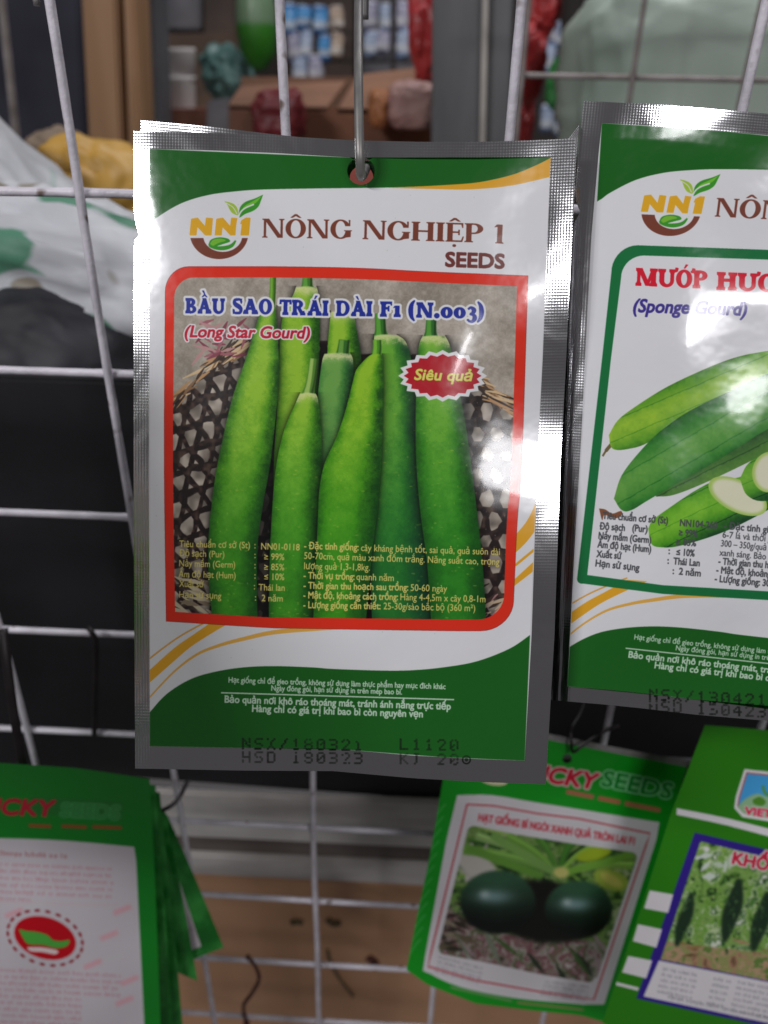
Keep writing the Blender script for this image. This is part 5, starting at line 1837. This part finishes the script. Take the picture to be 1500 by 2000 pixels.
fl = [at_y(660, 212, .6), at_y(858, 214, .6), at_y(850, 128, .74), at_y(700, 146, .74)]
link_mesh('right_flap', fl + [v + Vector((0, 0, -.004)) for v in fl], [(0, 1, 2, 3), (7, 6, 5, 4), (0, 4, 5, 1), (1, 5, 6, 2), (2, 6, 7, 3), (3, 7, 4, 0)], M_CARTON, ct, smooth=False)
lump('plastic_bag', 'dark red bag against the carton left of the hook', 'bag', (545, 225), .55, 52 * px_m(.55), .025, 46 * px_m(.55), noisy('dark_red_bag', rgb(84, 24, 30), rgb(120, 38, 44), 12, rough=.5), 6, .2, 1.5, sq=.7, crease=.04)
lump('paper_bag', 'pinkish paper bag against the carton right of the hook', 'bag', (805, 205), .56, 46 * px_m(.56), .02, 40 * px_m(.56), noisy('pink_bag', rgb(150, 116, 112), rgb(176, 142, 134), 12, rough=.6), 8, .12, 1.9, sq=.6)
lump('paper_bag', 'reddish paper parcel seen through the punched hole', 'bag', (706, 352), .5, 70 * px_m(.5), .02, 60 * px_m(.5), noisy('red_parcel', rgb(168, 82, 72), rgb(196, 104, 92), 12, rough=.6), 11, .1, 1.9, sq=.6)
lump('paper_bag', 'small orange brown parcel just right of the hook', 'bag', (742, 212), .57, 22 * px_m(.57), .02, 34 * px_m(.57), noisy('orange_parcel', rgb(140, 88, 52), rgb(170, 112, 70), 12, rough=.6), 13, .15, 1.9, sq=.7)

# steel upright with a light edge strip
st = empty('steel_upright', at_y(920, 420, .45), 'broad dark grey steel upright with a pale edge strip', 'post')
slab('face', st, [(846, -150), (1006, -150), (990, 420), (842, 420)], .45, .49, noisy('grey_steel', rgb(96, 96, 98), rgb(122, 122, 124), 9, rough=.45, stretch=(2, 2, .5)), .002)
slab('edge_strip', st, [(946, -150), (958, -150), (945, 420), (934, 420)], .440, .4485, noisy('strip', rgb(176, 170, 164), rgb(204, 198, 190), 20, rough=.4), .001)
M_REDBAG = noisy('red_bag', rgb(166, 38, 44), rgb(206, 72, 70), 10, rough=.35, bump=.3, bump_scale=25)
for lab, c, rx, rz, y in (('red plastic bag hanging left of the steel upright', (836, 56), 34, 78, .62), ('uppermost red plastic bag right of the steel upright', (1058, 16), 34, 42, .66), ('long red plastic bag right of the steel upright', (1036, 130), 26, 66, .64), ('lowest dull red bag right of the steel upright', (1026, 236), 18, 48, .68)):
    lump('plastic_bag', lab, 'bag', c, y, rx * px_m(y), .02, rz * px_m(y), M_REDBAG, c[0] % 9, .3, 1.6, group='red plastic bags', crease=.06)
lump('plastic_bag', 'small green bag low behind the grey wire grid', 'bag', (1090, 164), .8, 22 * px_m(.8), .02, 44 * px_m(.8), noisy('green_bag', rgb(44, 140, 64), rgb(80, 170, 90), 12, rough=.4), 3, .25, 2.0)
board('dark_post', 'dark post left of the pale green sack', 'post', [(1108, -100), (1146, -100), (1128, 330), (1094, 330)], .62, .03, M_WALL)
M_GSACK = noisy('pale_green_sack', rgb(156, 172, 160), rgb(188, 202, 190), 5, rough=.55, bump=.35, bump_scale=14, stretch=(1, 1, .4))
lump('grain_sack', 'big pale green sack filling the upper right corner', 'sack', (1420, 170), .52, 300 * px_m(.52), .09, 168 * px_m(.52), M_GSACK, 2, .07, 1.5, rot=-.03, sq=.55, cuts=5)
lump('grain_sack', 'dark sack edge above the pale green sack', 'sack', (1420, -60), .75, 300 * px_m(.75), .09, 60 * px_m(.75), noisy('dark_sack', rgb(70, 62, 60), rgb(100, 88, 82), 8, rough=.7), 5, .1, 1.5, sq=.6)

# ---- unseen edge-on foil packet and hook arm, added to shade the lower left
EX = -.132
def edge_on(y0, y1, z0, z1, n=10):
    return [[Vector((EX + .002 * math.sin(3 * i / n) , y0 + (y1 - y0) * i / n, (-.015 + (y0 + (y1 - y0) * i / n + .14) * .556) * (1 - j / n) + z1 * j / n)) for i in range(n + 1)] for j in range(n + 1)]
side = empty('seed_packet', (EX, -.19, -.19), 'unseen edge-on foil packet added beyond the left edge to shade the lower left', 'seed packet', 'foil seed packets')
g = edge_on(-.132, -.25, .0, -.19)
N_ = len(g)
for nm, dx, mt in (('printed_panel', .0007, M_FRONT), ('back_panel', -.0007, M_FOIL)):
    link_mesh(nm, [p + Vector((dx, 0, 0)) for r in g for p in r], [(j * N_ + i, j * N_ + i + 1, (j + 1) * N_ + i + 1, (j + 1) * N_ + i) for j in range(N_ - 1) for i in range(N_ - 1)], mt, side, True, [(i / (N_ - 1), 1 - j / (N_ - 1)) for j in range(N_) for i in range(N_)])
tag(link_mesh('wire_hook', *tube_geo(spline([(EX, -.165, -.034), (EX, -.166, -.02), (EX, -.166, .02), (EX, -.155, .036), (EX, -.1, .037), (EX, -.004, .0352), (EX, .0045, .0335), (EX, .006, .029), (EX, .0058, .02)], 6), .00122, 10), M_STEEL), 'long steel hook arm added beyond the left edge to carry the unseen shading packets', 'hook')

# second unseen packet, facing out, added to shade the bottom left sachets
shade_packet = empty('seed_packet', (-.2, -.16, -.2), 'unseen foil packet facing out, added beyond the left edge to shade the bottom left', 'seed packet', 'foil seed packets')
g = [[Vector((-.138 - .128 * i / 10, -.140 - .035 * j / 10 - .003 * math.sin(i * .6), -.012 - .190 * j / 10)) for i in range(11)] for j in range(11)]
for nm, dy, mt in (('printed_panel', -.0007, M_FRONT), ('back_panel', .0007, M_FOIL)):
    link_mesh(nm, [p + Vector((0, dy, 0)) for r in g for p in r], [(j * 11 + i, j * 11 + i + 1, (j + 1) * 11 + i + 1, (j + 1) * 11 + i) for j in range(10) for i in range(10)], mt, shade_packet, True, [(1 - i / 10, 1 - j / 10) for j in range(11) for i in range(11)])

# ---- more shop clutter in the dim rear
M_CTN = [noisy('old_carton', rgb(84, 66, 54), rgb(112, 90, 74), 10, rough=.75, bump=.1), noisy('dark_carton', rgb(58, 48, 44), rgb(84, 70, 62), 9, rough=.8), noisy('grey_carton', rgb(84, 84, 90), rgb(116, 114, 118), 9, rough=.7), noisy('rust_carton', rgb(92, 52, 42), rgb(124, 78, 60), 9, rough=.75)]
for lab, quad, y, k in (('dim brown box behind the white cups', [(318, 66), (462, 62), (464, 250), (322, 250)], 1.15, 0), ('dark box top above the white cups', [(304, -90), (392, -90), (394, 58), (308, 58)], 1.25, 2),
                        ('dark brown box between cups and green lantern', [(396, -60), (458, -60), (460, 92), (398, 96)], 1.22, 1), ('reddish brown low box under the cups', [(290, 214), (402, 212), (404, 300), (292, 300)], .85, 3),
                        ('grey wrapped bundle left of the carton', [(404, 196), (450, 190), (452, 300), (400, 300)], .78, 2), ('dark box behind the blue sachets', [(540, -90), (690, -90), (690, 170), (540, 170)], 1.55, 1),
                        ('grey rack panel behind the sachets right of the hook', [(706, -90), (850, -90), (846, 170), (706, 170)], 1.55, 2)):
    board('stock_box', lab, 'box', quad, y, .10, M_CTN[k], 'boxes in the dim rear')
for i, (y_, lab) in enumerate(((62, 'upper dark rack bar behind the sachets'), (118, 'lower dark rack bar behind the sachets'))):
    board('rack_bar', lab, 'rack', [(540, y_ - 3), (850, y_ - 1), (850, y_ + 5), (540, y_ + 3)], 1.40, .01, M_WALL, bev=0)
